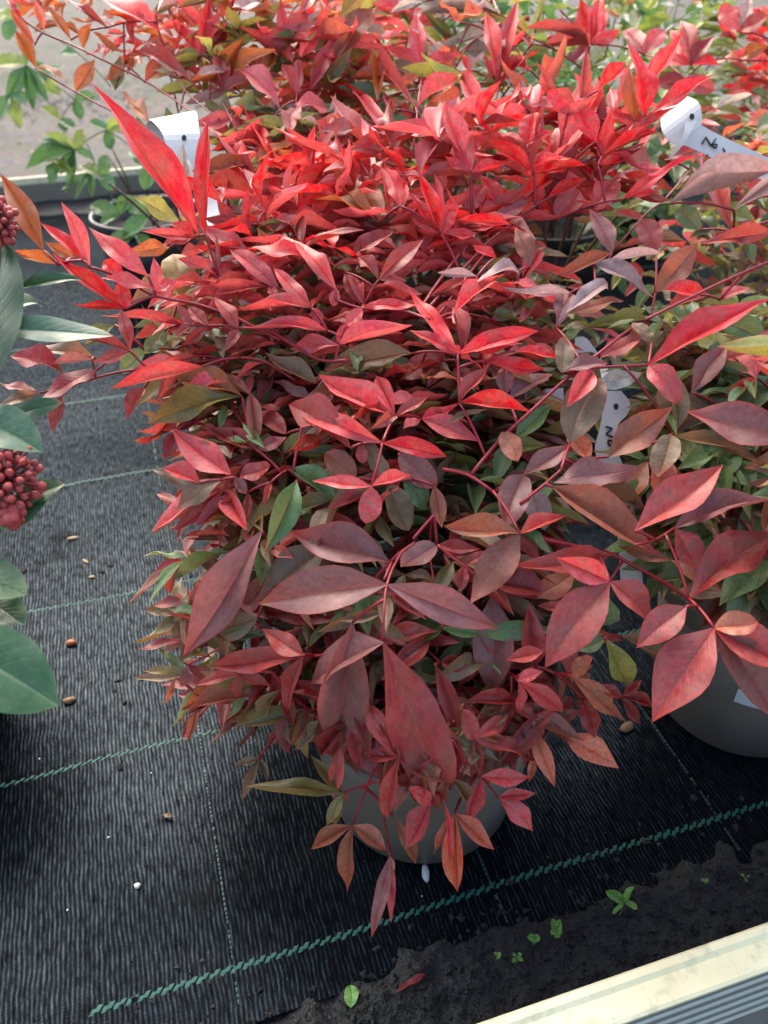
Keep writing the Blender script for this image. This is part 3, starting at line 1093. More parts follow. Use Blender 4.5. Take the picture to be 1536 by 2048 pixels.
# ================================================================== plants in pots
def parse(txt):
    for ln in txt.strip().split('\n'):
        h, b = ln.split(':')
        nx, ny, lay = h.split()
        lv = []
        for it in b.split(';'):
            f = it.split()
            r = (float(f[0]), float(f[1]), float(f[2]), f[3], float(f[4]) if len(f) > 4 else float(nx), float(f[5]) if len(f) > 4 else float(ny))
            lv.append(r)
        yield float(nx), float(ny), float(lay), lv

M_POT = simple('taupe_pot_plastic', lin(112, 105, 93), 0.5, 14, 0.2, 0.15, 0.0005, col2=lin(78, 73, 63))
M_POTB = simple('black_pot_plastic', lin(38, 38, 38), 0.45, 25, 0.2, 0.15, 0.0005)
M_COMP = simple('potting_compost', lin(44, 34, 27), 0.95, 80, 0.5, 0.9, 0.003, col2=lin(20, 16, 13))
POT_R, POT_B, POT_H = 0.098, 0.076, 0.158
def pot(c, label, mat, group=None, r=POT_R, b=POT_B, h=POT_H, name='plant_pot'):
    o = empty(name, c, label, 'plant pot', group)
    t = 0.0022
    rim0 = h - 0.022
    rr_ = b + (r - b) * rim0 / h
    me = lathe('pot_wall', [(0, 0.004), (b * .8, 0.004), (b * .86, 0.0), (b - 0.002, 0.0), (b, 0.002), (b + (r - b) * .5, h * .5), (rr_, rim0), (rr_ - t, rim0), (b - t, 0.008), (0, 0.008)])
    w = put('wall', me, mat); w.parent = o
    me = lathe('pot_rim', [(rr_ - t, rim0 + 0.0004), (rr_ + 0.0035, rim0 + 0.0004), (rr_ + 0.004, rim0 + 0.002), (r + 0.003, h - 0.002), (r + 0.002, h), (r - 0.001, h), (r - 0.0025, h - 0.003), (rr_ - t, rim0 + 0.0004)])
    w = put('rim', me, mat); w.parent = o
    prof = []
    rs = rr_ - t - 0.0006
    n = 40
    vs = [Vector((0, 0, h - 0.03))]; fs = []
    for j in range(1, 9):
        for k in range(n):
            a = 2 * math.pi * k / n
            q = rs * j / 8
            z = h - 0.03 + (0.006 * noise.noise(Vector((q * math.cos(a) * 60 + c[0] * 9, q * math.sin(a) * 60, 2))) if j < 8 else -0.002)
            vs.append(Vector((q * math.cos(a), q * math.sin(a), z)))
    fs += [(0, 1 + k, 1 + (k + 1) % n) for k in range(n)]
    for j in range(7):
        fs += [(1 + j * n + k, 1 + (j + 1) * n + k, 1 + (j + 1) * n + (k + 1) % n, 1 + j * n + (k + 1) % n) for k in range(n)]
    w = put('compost', mesh('compost', vs, fs), M_COMP); w.parent = o
    return o

def inside(poly, x, y):
    r = False
    j = len(poly) - 1
    for i in range(len(poly)):
        (xi, yi), (xj, yj) = poly[i], poly[j]
        if (yi > y) != (yj > y) and x < (xj - xi) * (y - yi) / (yj - yi) + xi: r = not r
        j = i
    return r
class Plant:
    def __init__(s, name, c, label, group, seed, cat='plant', stem=M_STEM, leafmat=M_LEAF, stuffmat=M_LEAF_S):
        s.c = Vector(c)
        s.o = empty(name, s.c + Vector((0, 0, POT_H - 0.034)), label, cat, group)
        s.rnd = random.Random(seed)
        s.skel = []                      # points other shoots can spring from
        s.todo = []
        s.nleaf = 0
        s.sv, s.sf, s.su, s.sc = [], [], [], []
        s.stem, s.leafmat, s.stuffmat = stem, leafmat, stuffmat
    def tube(s, pts, r0, r1, mat=None, name='stem'):
        put(name, tube_mesh('stem', pts, r0, r1, 6), mat or s.stem, s.o)
        s.skel += pts[::2]
    def canes(s, n, h, spread):
        for i in range(n):
            a = 2 * math.pi * (i + s.rnd.random() * .7) / n
            q = Vector((math.cos(a), math.sin(a), 0))
            b = s.c + q * 0.022 * (0.4 + s.rnd.random()) + Vector((0, 0, POT_H - 0.04))
            t = s.c + q * spread * s.rnd.uniform(.5, 1.1) + Vector((0, 0, h * s.rnd.uniform(.75, 1.0)))
            mid = s.c + q * spread * .25 + Vector((0, 0, h * .6))
            s.tube(bez(b, mid, t, 8), 0.0026, 0.0014, M_CANE, 'cane')
    def node(s, p):
        s.todo.append(p)
    def connect(s, r=0.0009):
        """join every waiting node to the nearest shoot that lies nearer the heart of the plant"""
        axis = lambda p: Vector((p.x - s.c.x, p.y - s.c.y, 0)).length + max(0, 0.18 - p.z) * .5
        s.todo.sort(key=axis)
        for p in s.todo:
            ap = axis(p)
            best, bd = None, 9
            for q in s.skel:
                d = (q - p).length
                if d < 0.004: best = None; bd = 0; break
                if axis(q) < ap - 0.3 * d and d < bd and q.z < p.z + 0.16:
                    best, bd = q, d
            if best is None:
                if bd == 9:
                    best = s.c + (p - s.c) * 0.35; best.z = max(p.z - 0.05, POT_H)
                else:
                    continue
            mid = (best + p) * .5 + Vector((0, 0, 0.12 * (best - p).length)) + (CAMP - p).normalized() * (-0.10 * (best - p).length)
            s.tube(bez(best, mid, p, 6), r * 1.25, r)
        s.todo = []
    def survey(s, txt, pl, kind='nandina'):
        for nx, ny, lay, lv in parse(txt):
            s.node(at(nx, ny, surf(pl, nx, ny) + lay * .014))
            for (tx, ty, w, c, bx, by) in lv:
                d = math.hypot(tx - bx, ty - by)
                k = 'round' if (w > 0.62 * d and kind == 'nandina') else kind
                pixel_leaf(s.o, pl, bx, by, tx, ty, w, c, lay, s.rnd, s.leafmat, k)
                s.nleaf += 1
                if (bx, by) != (nx, ny): s.node(at(bx, by, surf(pl, bx, by) + lay * .014))
    def add_leaf(s, m, kind, col, as_obj):
        tpl = s.rnd.choice(TPL[kind])
        if as_obj:
            put_leaf(s.o, m, tpl, s.leafmat, col); s.nleaf += 1
        else:
            k = len(s.sv)
            s.sv += [m @ v.co for v in tpl.vertices]
            s.sf += [tuple(k + i for i in p.vertices) for p in tpl.polygons]
            u = tpl.uv_layers[0].data
            uu = [None] * len(tpl.vertices)
            for lp in tpl.loops: uu[lp.vertex_index] = tuple(u[lp.index].uv)
            s.su += uu
            a = s.rnd.random()
            s.sc += [(col[0], col[1], col[2], a)] * len(tpl.vertices)
    def finish(s):
        if s.sv:
            me = mesh('inner_foliage', s.sv, s.sf, True, s.su, s.sc)
            tag(put('inner_foliage', me, s.stuffmat, s.o), kind='stuff')
    def spray(s, base, d, length, codes, ll, as_obj, nodes=3, aspect=(.22, .35), kind='nandina', droop=.35):
        """a compound leaf: a stalk with pairs of leaflets and one at its end"""
        rnd = s.rnd
        side = d.cross(UP)
        side = side.normalized() if side.length > .05 else Vector((1, 0, 0))
        tip = base + d * length + Vector((0, 0, -droop * length * .5))
        pts = bez(base, base + d * length * .55, tip, 5)
        if as_obj: s.tube(pts, 0.0011, 0.0006, name='leaf_stalk')
        for k in range(nodes):
            t = (k + 1) / nodes
            i = min(4, int(t * 5 - .001)); f = t * 5 - i
            p = pts[i].lerp(pts[i + 1], f)
            dd = (pts[i + 1] - pts[i]).normalized()
            dirs = [dd * .5 + side * .8, dd * .5 - side * .8] + ([dd] if k == nodes - 1 else [])
            for q in dirs:
                L = ll * rnd.uniform(.65, 1.2)
                q = (q + Vector((rnd.uniform(-.35, .35), rnd.uniform(-.35, .35), rnd.uniform(-.3, .3) - droop * .4))).normalized()
                N = UP + Vector((rnd.uniform(-.5, .5), rnd.uniform(-.5, .5), 0)) + d * .15
                N = (N - q * N.dot(q)).normalized(); Y = N.cross(q)
                w = L * rnd.uniform(*aspect)
                m = Matrix(((q.x * L, Y.x * w, N.x * L), (q.y * L, Y.y * w, N.y * L), (q.z * L, Y.z * w, N.z * L))).to_4x4()
                m.translation = p
                s.add_leaf(m, kind, colour(rnd.choice(codes), rnd, .16), as_obj)
    def thicket(s, n, poly, pl, d0, d1, pick, ll, pc, nobj=0, tol=None, down=.2):
        """small three-leaved sprigs filling the crown just inside its outermost leaves"""
        rnd = s.rnd
        xs = [p[0] for p in poly]; ys = [p[1] for p in poly]
        made = 0
        for _ in range(n * 8):
            if made >= n: break
            x, y = rnd.uniform(min(xs), max(xs)), rnd.uniform(min(ys), max(ys))
            if not inside(poly, x, y): continue
            p = at(x, y, surf(pl, x, y) + rnd.uniform(d0, d1))
            out = Vector((p.x - pc.x, p.y - pc.y, 0))
            if p.z < 0.07 or (p.z < POT_H + .01 and out.length < POT_R + .012): continue
            made += 1
            if s.nleaf < nobj: s.node(p)
            codes = pick(x, y)
            o = out.normalized() if out.length > .01 else Vector((0, -1, 0))
            d = (o * 1.0 + Vector((rnd.uniform(-.8, .8), rnd.uniform(-.8, .8), rnd.uniform(-.7, .3) - down + .2))).normalized()
            side = d.cross(UP).normalized()
            code = rnd.choice(codes)
            for q in (d, d * .35 + side, d * .35 - side):
                q = (q + Vector((rnd.uniform(-.3, .3), rnd.uniform(-.3, .3), rnd.uniform(-.35, .2)))).normalized()
                L = ll * rnd.uniform(.65, 1.25); w = L * rnd.uniform(.2, .31)
                N = UP * .8 + o * .5 + Vector((rnd.uniform(-.5, .5), rnd.uniform(-.5, .5), 0))
                N = (N - q * N.dot(q)).normalized(); Y = N.cross(q)
                m = Matrix(((q.x * L, Y.x * w, N.x * L), (q.y * L, Y.y * w, N.y * L), (q.z * L, Y.z * w, N.z * L))).to_4x4()
                m.translation = p
                tipd = p + q * L
                if depth(tipd) < surf(pl, *pix(tipd)) + (min(.012, d0 * .5) if tol is None else tol): continue
                s.add_leaf(m, 'nandina', colour(code if rnd.random() < .75 else rnd.choice(codes), rnd, .16), s.nleaf < nobj)
    def crown(s, n, zc, rad, low, mid, top, ll, keep=None, nobj=0, zmin=0.12, nodes=3, aspect=(.22, .35), kind='nandina'):
        """leafy sprays springing from the canes all through the crown"""
        rnd = s.rnd
        made = 0
        tries = 0
        while made < n and tries < n * 12:
            tries += 1
            a = rnd.uniform(0, 2 * math.pi)
            e = math.asin(rnd.uniform(-.35, 1))
            q = Vector((math.cos(a) * math.cos(e), math.sin(a) * math.cos(e), math.sin(e)))
            f = rnd.uniform(.35, .8)
            p = Vector((s.c.x, s.c.y, zc)) + Vector((q.x * rad[0], q.y * rad[1], q.z * rad[2])) * f
            if p.z < zmin: continue
            L = rad[0] * rnd.uniform(.3, .5)
            d = (q + Vector((0, 0, rnd.uniform(-.1, .5)))).normalized()
            if keep and not (keep(p) and keep(p + d * L) and keep(p + d * (L + ll))): continue
            h = (p.z - zc) / rad[2]
            cs = top if h > .35 else mid if h > -.1 else low
            s.spray(p, d, L, cs, ll, s.nleaf < nobj, nodes, aspect, kind)
            if s.nleaf < nobj: s.node(p)
            made += 1

def floor_at(x, y, dy=0.0):
    p = on(x, y); return Vector((p.x, p.y + dy, 0.0015))
cM = floor_at(852, 1738, POT_B)
cR = floor_at(1530, 1520, POT_B)
cB = floor_at(470, 868, POT_B)
def lift(c):
    u, v = uv_of(c)
    c.z = max(mat_z(u + a * .076, v + b * .076) for a in (-1, -.5, 0, .5, 1) for b in (-1, -.5, 0, .5, 1)) + 0.0003
    return c
for c in (cM, cR, cB): lift(c)

pot(cM, 'taupe plastic pot holding the big red nandina above the green thread', M_POT, 'nursery plant pots')
potR = pot(cR, 'taupe plastic pot with a white sticker on its side', M_POT, 'nursery plant pots')

# ---- the big plant
G_N = 'nandina plants on the bench'
pm = Plant('nandina_plant', cM, 'large bushy nandina with scarlet top leaves and maroon lower leaves, drooping over its pot', G_N, 11)
pm.canes(9, 0.29, 0.06)
def stems_for(p, key, pl=None):
    for ln in STEMS.strip().split('\n'):
        h, b = ln.split(':')
        k, r, lay = h.split()
        if k != key: continue
        pts = []
        for q in b.split(';'):
            x, y = map(float, q.split())
            pts.append(at(x, y, surf(k, x, y) + float(lay) * .014 + 0.002))
        p.tube(smooth_path(pts, 4), float(r) * .001 * .95, float(r) * .001 * .76)
        p.node(pts[0])
stems_for(pm, 'M')
pm.survey(LEAVES_M, 'M')
SIL = [(330, 700), (330, 1080), (350, 1400), (520, 1450), (620, 1470), (720, 1560), (1000, 1560), (1080, 1470), (1180, 1420), (1180, 1250), (1160, 1000), (1170, 640), (1260, 420), (1250, 250), (1000, 250), (600, 380), (420, 420), (250, 520), (250, 640)]
def keepM(p):
    x, y = pix(p)
    return inside(SIL, x, y) and depth(p) > surf('M', x, y) + 0.028 and p.z > 0.1
pm.connect()
pm.crown(170, 0.25, (.23, .23, .19), 'GGEFGKE', 'GEFCGPEK', 'CBAGKEO', .045, keepM, 0)
def pickM(x, y):
    if y > 1380: return 'CPKEFCP'
    if y > 1050: return 'KCEPGEFC' if x < 1000 else 'PCGGEKP'
    if y > 720: return 'CKGEPCF' if x < 850 else 'GGEPDYG'
    return 'CBKCEGP' if x < 900 else 'CBGYECU'
SIL2 = [(350, 720), (345, 870), (400, 960), (350, 1080), (360, 1180), (370, 1340), (420, 1400), (560, 1440), (640, 1520), (760, 1560), (900, 1545), (1060, 1500), (1120, 1460), (1150, 1400), (1110, 1300), (1100, 1180), (1090, 1000), (1080, 880), (1080, 740), (1090, 600), (1060, 480), (900, 430), (600, 440), (430, 480), (300, 600)]
print('main leaves', pm.nleaf)
SIL3 = [(380, 560), (350, 700), (420, 860), (420, 960), (480, 1000), (640, 900), (880, 860), (1000, 800), (1080, 640), (1040, 480), (880, 440), (620, 450), (470, 520)]
pm.thicket(90, SIL3, 'M', .006, .03, lambda x, y: 'BCCKB' if y < 700 else 'CPBEKG', .034, cM, 300)
pm.connect()
pm.thicket(560, SIL2, 'M', .024, .10, pickM, .040, cM)
pm.thicket(110, [(430, 400), (640, 300), (880, 250), (1240, 200), (1250, 380), (1100, 450), (850, 520), (620, 520), (450, 500)], 'M', .004, .07, lambda x, y: 'ABBCBKA', .046, cM, 0, -.02, -.9)
pm.thicket(52, [(600, 1400), (1110, 1400), (1090, 1480), (990, 1540), (720, 1540), (630, 1490)], 'M', .010, .04, lambda x, y: 'KPECCFP', .046, cM, 0, -.01, .75)
pm.finish()

# ---- the plant at the right edge
pr = Plant('nandina_plant', cR, 'broad leaved maroon nandina with green inner leaves in the pot with the sticker', G_N, 23)
pr.canes(7, 0.30, 0.06)
stems_for(pr, 'R')
pr.survey(LEAVES_R, 'R')
pr.connect()
def keepR(p):
    x, y = pix(p)
    if x < 1600 and depth(p) < surf('R', min(x, 1560), y) + 0.03: return False
    return (x > 1300 and 560 < y < 1330) and p.z > 0.1 and p.y > 0.2 and not (x < 1420 and y > 1180)
pr.crown(70, 0.25, (.20, .20, .17), 'GGEFG', 'GEGPCY', 'CBEPGY', .05, keepR, 300, aspect=(.34, .48))
pr.thicket(150, [(1310, 640), (1600, 600), (1600, 1180), (1500, 1240), (1440, 1200), (1400, 1180), (1330, 1130), (1300, 1030), (1290, 900), (1330, 760)], 'R', .035, .12, lambda x, y: 'GGGEGYPG', .05, cR)
pr.finish()
best = None
for i in range(360):
    for j in range(40):
        a = R_(i); z = 0.02 + 0.1 * j / 40
        r = POT_B + (POT_R - POT_B) * z / POT_H + 0.0008
        q = cR + Vector((r * math.cos(a), r * math.sin(a), z))
        if (q - cR).dot(CAMP - cR) < 0: continue
        x, y = pix(q)
        d = (x - 1496) ** 2 + (y - 1402) ** 2
        if best is None or d < best[0]: best = (d, a, z)
vs, fs = [], []
for j in range(2):
    for k in range(9):
        a = best[1] + (k / 8 - .3) * 0.4; z = best[2] - 0.006 + 0.018 * j
        r = POT_B + (POT_R - POT_B) * z / POT_H + 0.0007
        vs.append((r * math.cos(a), r * math.sin(a), z))
fs = [(k, k + 1, 10 + k, 9 + k) for k in range(8)]
M_WHITE = simple('white_plastic', lin(186, 188, 186), 0.4, 30, 0.06, 0.1, 0.0003)
w = put('sticker', mesh('sticker', vs, fs), M_WHITE); w.parent = potR

# ---- plants further back
def back_pot(c, label):
    return pot(lift(c), label, M_POTB, 'nursery plant pots')
back_pot(cB, 'black plastic pot under the orange and red nandina by the looped tag')
pb = Plant('nandina_plant', cB, 'nandina with orange brown twigs reaching over the gravel floor', G_N, 31)
pb.canes(7, 0.40, 0.12)
stems_for(pb, 'B')
pb.survey(LEAVES_B, 'B')
pb.connect()
def keepB(p):
    x, y = pix(p)
    return x > 330 and y < 640 and depth(p) > 0.74 and not (x < 480 and y < 330)
pb.thicket(130, [(350, -20), (720, -20), (720, 330), (560, 360), (470, 330), (430, 230), (350, 130)], 'B', .0, .12, lambda x, y: 'BOFHGBYLB', .05, cB, 300, -.05, -.7)
pb.thicket(26, [(60, -10), (360, -10), (360, 130), (250, 120), (90, 50)], 'B', .0, .06, lambda x, y: 'HOHCA', .034, cB, 300)
pb.connect()
pb.crown(75, 0.25, (.24, .24, .2), 'GGFEY', 'GFCEY', 'BCHOGF', .045, keepB, 300)
pb.finish()

cC = Vector((0.20, 1.02, 0)); cD = Vector((0.66, 0.92, 0))
back_pot(cC, 'black plastic pot standing behind the big red nandina')
pc = Plant('nandina_plant', cC, 'pinkish red nandina with upright leaflets behind the big scarlet one', G_N, 47)
pc.canes(7, 0.42, 0.12)
stems_for(pc, 'C')
pc.survey(LEAVES_C, 'C')
pc.connect()
def keepC(p):
    x, y = pix(p)
    return depth(p) > surf('M', x, y) + 0.10 and x > 560 and y > 90
pc.thicket(90, [(640, -20), (1120, -20), (1120, 200), (1000, 300), (760, 350), (640, 330)], 'C', .01, .14, lambda x, y: 'BGYUOGBLY', .05, cC, 300, -.05, -.7)
pc.connect()
pc.crown(95, 0.26, (.25, .22, .22), 'GGEYF', 'GCYGEB', 'CBOGYU', .046, keepC, 300)
pc.finish()
back_pot(cD, 'black plastic pot standing beyond the white tag with handwriting')
pd = Plant('nandina_plant', cD, 'nandina with crimson tufts and mauve leaves beside the white handwritten tag', G_N, 53)
pd.canes(7, 0.42, 0.13)
stems_for(pd, 'D')
pd.survey(LEAVES_D, 'D')
pd.connect()
def keepD(p):
    x, y = pix(p)
    if 1310 < x < 1520 and 170 < y < 345 and depth(p) < 0.84: return False
    return depth(p) > 0.72 and y > 60
pd.crown(110, 0.25, (.27, .24, .22), 'GGYEG', 'GYGCEF', 'YYUGFOB', .048, keepD, 300)
pd.finish()

far = [(-0.10, 1.46, 'R', 'red and green nandina two rows behind the big scarlet one'), (0.30, 1.44, 'G', 'green leaved shrub with red berries behind the pinkish nandina'),
       (0.74, 1.38, 'A', 'bright crimson nandina in the row behind the mauve leaves'), (1.12, 1.22, 'Y', 'yellow green narrow leaved nandina beyond the white handwritten tag'),
       (0.10, 1.86, 'G', 'small green shrub in the row along the far rail'), (0.56, 1.84, 'Y', 'yellow green nandina in the row along the far rail'),
       (1.02, 1.74, 'G', 'dark green shrub near the far rail beside a yellow green nandina')]
PALS = {'R': ('GFE', 'GCEF', 'BCAOF'), 'G': ('GG', 'GGY', 'GGYU'), 'A': ('GEC', 'CKGA', 'AAAKB'), 'Y': ('GY', 'GYYF', 'YYFUO')}
M_BERRY = simple('red_berry', lin(190, 22, 22), 0.25, 30, 0.2, 0.05)
berry_me = lathe('berry', [(0.0002, -0.0045), (0.0028, -0.0036), (0.0045, 0), (0.003, 0.0036), (0.0002, 0.0045)], 10)
for i, (x, y, k, lab) in enumerate(far):
    c = Vector((x, y, 0))
    back_pot(c, 'black plastic pot under the ' + lab.split(' in the ')[0].split(' two rows')[0].split(' behind')[0].split(' beyond')[0].split(' near')[0] + (' in the second row' if y < 1.6 else ' by the far rail'))
    g = k in 'GY'
    p = Plant('green_shrub' if k == 'G' else 'nandina_plant', c, lab, 'green shrubs at the back' if k == 'G' else G_N, 70 + i, 'shrub' if k == 'G' else 'plant',
              M_GSTEM if g else M_STEM, M_GREEN if g else M_LEAF, M_GREEN_S if g else M_LEAF_S)
    p.canes(7, 0.46, 0.13)
    lo, mi, to = PALS[k]
    p.crown(80, 0.28, (.25, .25, .25), lo, mi, to, .05 if k != 'Y' else .055, lambda q: pix(q)[0] > 560, 300, aspect=(.32, .46) if k == 'G' else (.2, .32))
    p.connect()
    p.finish()
    if k == 'G' and i == 1:
        rb = random.Random(5)
        for q in range(26):
            t = at(rb.gauss(985, 45), rb.gauss(52, 26), rb.uniform(1.12, 1.2))
            b = put('berry', berry_me, M_BERRY, p.o); b.matrix_basis = Matrix.Translation(t)

# a leafy green spray behind the left twigs
CTRL['G'] = [(100, 180, 1.3)]
LEAVES_G = '''
52 130 0:-10 128 44 Y;10 205 40 G;68 222 34 G;98 205 26 G;60 82 24 G
122 240 0:82 214 26 Y;150 255 24 G;128 262 24 G
150 300 0:88 268 26 Y;72 280 18 G;165 258 28 Y;50 338 44 G;120 350 34 G;190 320 24 G;130 388 24 G
178 345 0:150 400 20 G;186 395 18 G;120 380 20 G
240 430 1:180 410 44 G;200 450 40 G;260 390 30 G
300 430 1:240 480 44 G;250 400 40 G;320 390 30 Y
270 470 1:205 500 40 G;300 500 40 G
160 110 1:118 108 26 G
30 40 1:-10 20 34 Y;50 5 30 G;10 80 30 G
20 190 0:-12 250 40 G;40 260 36 Y;60 200 30 G
90 160 0:130 130 30 G;120 190 30 Y;70 120 26 G
200 350 0:160 330 34 Y;230 380 30 G;215 310 30 G
110 320 0:60 300 34 Y;100 370 30 G;150 350 28 Y
215 260 1:180 240 34 G;250 240 30 Y;220 300 34 G
300 330 1:260 300 40 G;330 350 40 Y;290 380 40 G
150 200 1:190 190 30 G;160 240 30 G
'''
cG = Vector((-0.42, 1.52, 0))
back_pot(cG, 'black plastic pot under the sparse green shrub near the far rail')
pg = Plant('green_shrub', cG, 'sparse green shrub with bright drooping sprigs over the far rail', 'green shrubs at the back', 91, 'shrub', M_GSTEM, M_GREEN, M_GREEN_S)
pg.canes(4, 0.30, 0.06)
pg.survey(LEAVES_G, 'G')
pg.connect()
pg.finish()

# ---- the skimmia at the left edge
PAL['s'] = ((34, 70, 34), .12); PAL['t'] = ((60, 94, 66), .1); PAL['v'] = ((44, 82, 42), .12)
cS = Vector((-0.44, 0.50, 0))
pot(lift(cS), 'taupe plastic pot under the glossy green skimmia', M_POT, 'nursery plant pots')
ps = Plant('skimmia_shrub', cS, 'dark green leathery skimmia with clusters of pink red buds', None, 101, 'shrub', M_GSTEM, M_SKIM, M_GREEN_S)
ps.canes(4, 0.30, 0.10)
LEAVES_S = '''
-28 790 -1:4 482 116 s2
-40 655 1:228 672 62 t
30 582 2:165 560 30 s
20 620 2:78 612 44 t
-70 840 0:84 905 150 t
-20 852 1:126 804 40 s
20 1020 1:129 968 58 s
-30 1050 1:95 1000 70 v
-90 1120 0:54 1190 110 v
-40 1190 1:50 1250 90 s
-140 1265 -1:118 1412 185 v0
-60 720 1:-5 640 90 s
-60 480 1:-10 420 60 s
'''
ps.survey(LEAVES_S, 'S', 'skimmia')
bud_me = lathe('bud', [(0.0001, -0.0036), (0.0016, -0.003), (0.0029, -0.0008), (0.003, 0.0008), (0.0022, 0.0027), (0.0001, 0.0036)], 8)
M_BUD = simple('skimmia_bud', lin(190, 80, 68), 0.5, 260, 0.4, 0.3, 0.0006, col2=lin(140, 40, 42))
M_BSTALK = simple('bud_stalk', lin(118, 40, 42), 0.5, 60, 0.3)
def panicle(cx, cy, d, rx, ry, n, scale, seed):
    rnd = random.Random(seed)
    c = at(cx, cy, d)
    root = c + Vector((-0.035, 0.01, -0.03))
    ps.tube(bez(root, c + Vector((-.02, 0, -.005)), c, 5), 0.002, 0.0016, M_BSTALK, 'flower_stalk')
    ps.node(root)
    right, fw = _rot @ Vector((1, 0, 0)), _rot @ Vector((0, 0, 1))
    upv = _rot @ Vector((0, 1, 0))
    for i in range(n):
        y = 1 - 2 * (i + .5) / n
        th = i * 2.39996 + rnd.uniform(-.3, .3)
        q = Vector((math.cos(th) * math.sqrt(1 - y * y), y, math.sin(th) * math.sqrt(1 - y * y)))
        f = rnd.uniform(.68, 1.08)
        p = c + (right * q.x * rx + upv * q.y * ry + fw * q.z * rx) * f * d / FPX
        dr = (p - c).normalized()
        m = Matrix.Translation(p) @ dr.to_track_quat('Z', 'Y').to_matrix().to_4x4() @ Matrix.Scale(scale * rnd.uniform(.75, 1.15), 4)
        b = put('bud', bud_me, M_BUD, ps.o); b.matrix_basis = m
        put('bud_stalk', tube_mesh('bud_stalk', bez(c + (p - c) * .12 + Vector((rnd.uniform(-1, 1), rnd.uniform(-1, 1), rnd.uniform(-1, 1))) * .003, c + (p - c) * .6 + Vector((0, 0, .001)), p - dr * .002, 3), 0.0007, 0.0006, 5), M_BSTALK, ps.o)
panicle(12, 962, .445, 62, 82, 100, .74, 4)
panicle(-2, 446, .47, 34, 46, 46, .75, 6)
panicle(20, 1035, .44, 12, 16, 6, 1.3, 7)
ps.connect()

# ================================================================== plant tags
M_TAG = NT('white_tag'); M_TAG.set(Base_Color=lin(236, 238, 234), Roughness=0.35)
_tn = M_TAG.noise(60, 4, M_TAG.coord(), 0.6)
M_TAG.l(M_TAG.mix(_tn, lin(200, 200, 194), lin(176, 175, 166)), M_TAG.b.inputs['Base Color']); M_TAG.bump(_tn, 0.1, 0.0004)
M_TAG = M_TAG.m
M_INK = simple('black_ink', lin(22, 22, 26), 0.5, 60, 0.2)
def ribbon(name, rows, parent, n=4):
    """rows of (left x y, right x y, depth), a thin plastic strip"""
    L = smooth_path([at(a, b, d) for a, b, _, _, d in rows], n)
    R = smooth_path([at(a, b, d) for _, _, a, b, d in rows], n)
    vs, fs = [], []
    N = len(L)
    for i in range(N):
        t = L[min(i + 1, N - 1)] - L[max(i - 1, 0)]
        nn = t.cross(R[i] - L[i]).normalized() * 0.0003
        vs += [L[i] + nn, (L[i] + R[i]) * .5 + nn, R[i] + nn, R[i] - nn, (L[i] + R[i]) * .5 - nn, L[i] - nn]
    for i in range(N - 1):
        for k in range(6):
            fs.append((i * 6 + k, i * 6 + (k + 1) % 6, (i + 1) * 6 + (k + 1) % 6, (i + 1) * 6 + k))
    fs += [tuple(range(6))[::-1], tuple((N - 1) * 6 + k for k in range(6))]
    return put(name, mesh(name, vs, fs, False), M_TAG, parent)
def ink(parent, strokes, dfun, r=0.0007, name='lettering'):
    vs, fs = [], []
    for st in strokes:
        pts = [at(x, y, dfun(x, y) - 0.0012) for x, y in st]
        me = tube_mesh('ink', smooth_path(pts, 3) if len(pts) > 2 else pts, r, r, 6)
        k = len(vs)
        vs += [v.co.copy() for v in me.vertices]; fs += [tuple(k + i for i in p.vertices) for p in me.polygons]
        bpy.data.meshes.remove(me)
    return put(name, mesh(name, vs, fs), M_INK, parent)
def disc(parent, x, y, d, rpx, name='hole'):
    c = at(x, y, d - 0.001)
    right, upv = _rot @ Vector((1, 0, 0)), _rot @ Vector((0, 1, 0))
    r = rpx * d / FPX
    vs = [c + (right * math.cos(a) + upv * math.sin(a) * 1.25) * r for a in [i * math.pi / 8 for i in range(16)]]
    return put(name, mesh(name, vs, [tuple(range(16))]), M_INK, parent)
t1 = empty('plant_tag', at(360, 262, .70), 'white looped plastic tag behind the long scarlet leaf, its strip running down', 'plant tag', 'white plant tags')
ribbon('strip', [(296, 305, 338, 318, .735), (290, 268, 352, 275, .745), (298, 240, 388, 222, .725), (322, 262, 398, 256, .705), (338, 302, 404, 302, .70), (378, 345, 414, 335, .70), (403, 385, 430, 380, .70),
                 (412, 440, 440, 432, .69), (436, 500, 462, 492, .67), (455, 560, 484, 550, .665), (482, 612, 510, 600, .66), (518, 662, 550, 650, .66), (545, 715, 572, 700, .66)], t1)
disc(t1, 368, 276, .70, 5)
t2 = empty('plant_tag', at(1390, 235, .70), 'white plastic tag with black writing above the mauve leaves', 'plant tag', 'white plant tags')
ribbon('strip', [(1322, 222, 1366, 190, .715), (1324, 262, 1398, 206, .702), (1345, 286, 1404, 246, .70), (1372, 292, 1402, 250, .70), (1424, 316, 1442, 272, .70), (1476, 338, 1494, 296, .70), (1550, 372, 1566, 330, .705)], t2)
ribbon('tongue', [(1372, 246, 1394, 240, .696), (1364, 274, 1374, 278, .694), (1338, 314, 1342, 318, .696)], t2)
disc(t2, 1384, 233, .70, 5)
ink(t2, [[(1404, 288), (1412, 274)], [(1412, 274), (1422, 292)], [(1422, 292), (1432, 277)], [(1427, 288), (1434, 290), (1431, 296), (1426, 292), (1428, 288)], [(1446, 296), (1450, 304)], [(1414, 309), (1416, 311)]], lambda x, y: .70 - 0.0004)
t3 = empty('plant_tag', at(1230, 830, .605), 'white plastic tag with black writing hanging between the maroon leaves', 'plant tag', 'white plant tags')
d3 = lambda x, y: 0.612 - (y - 785) * 0.00004
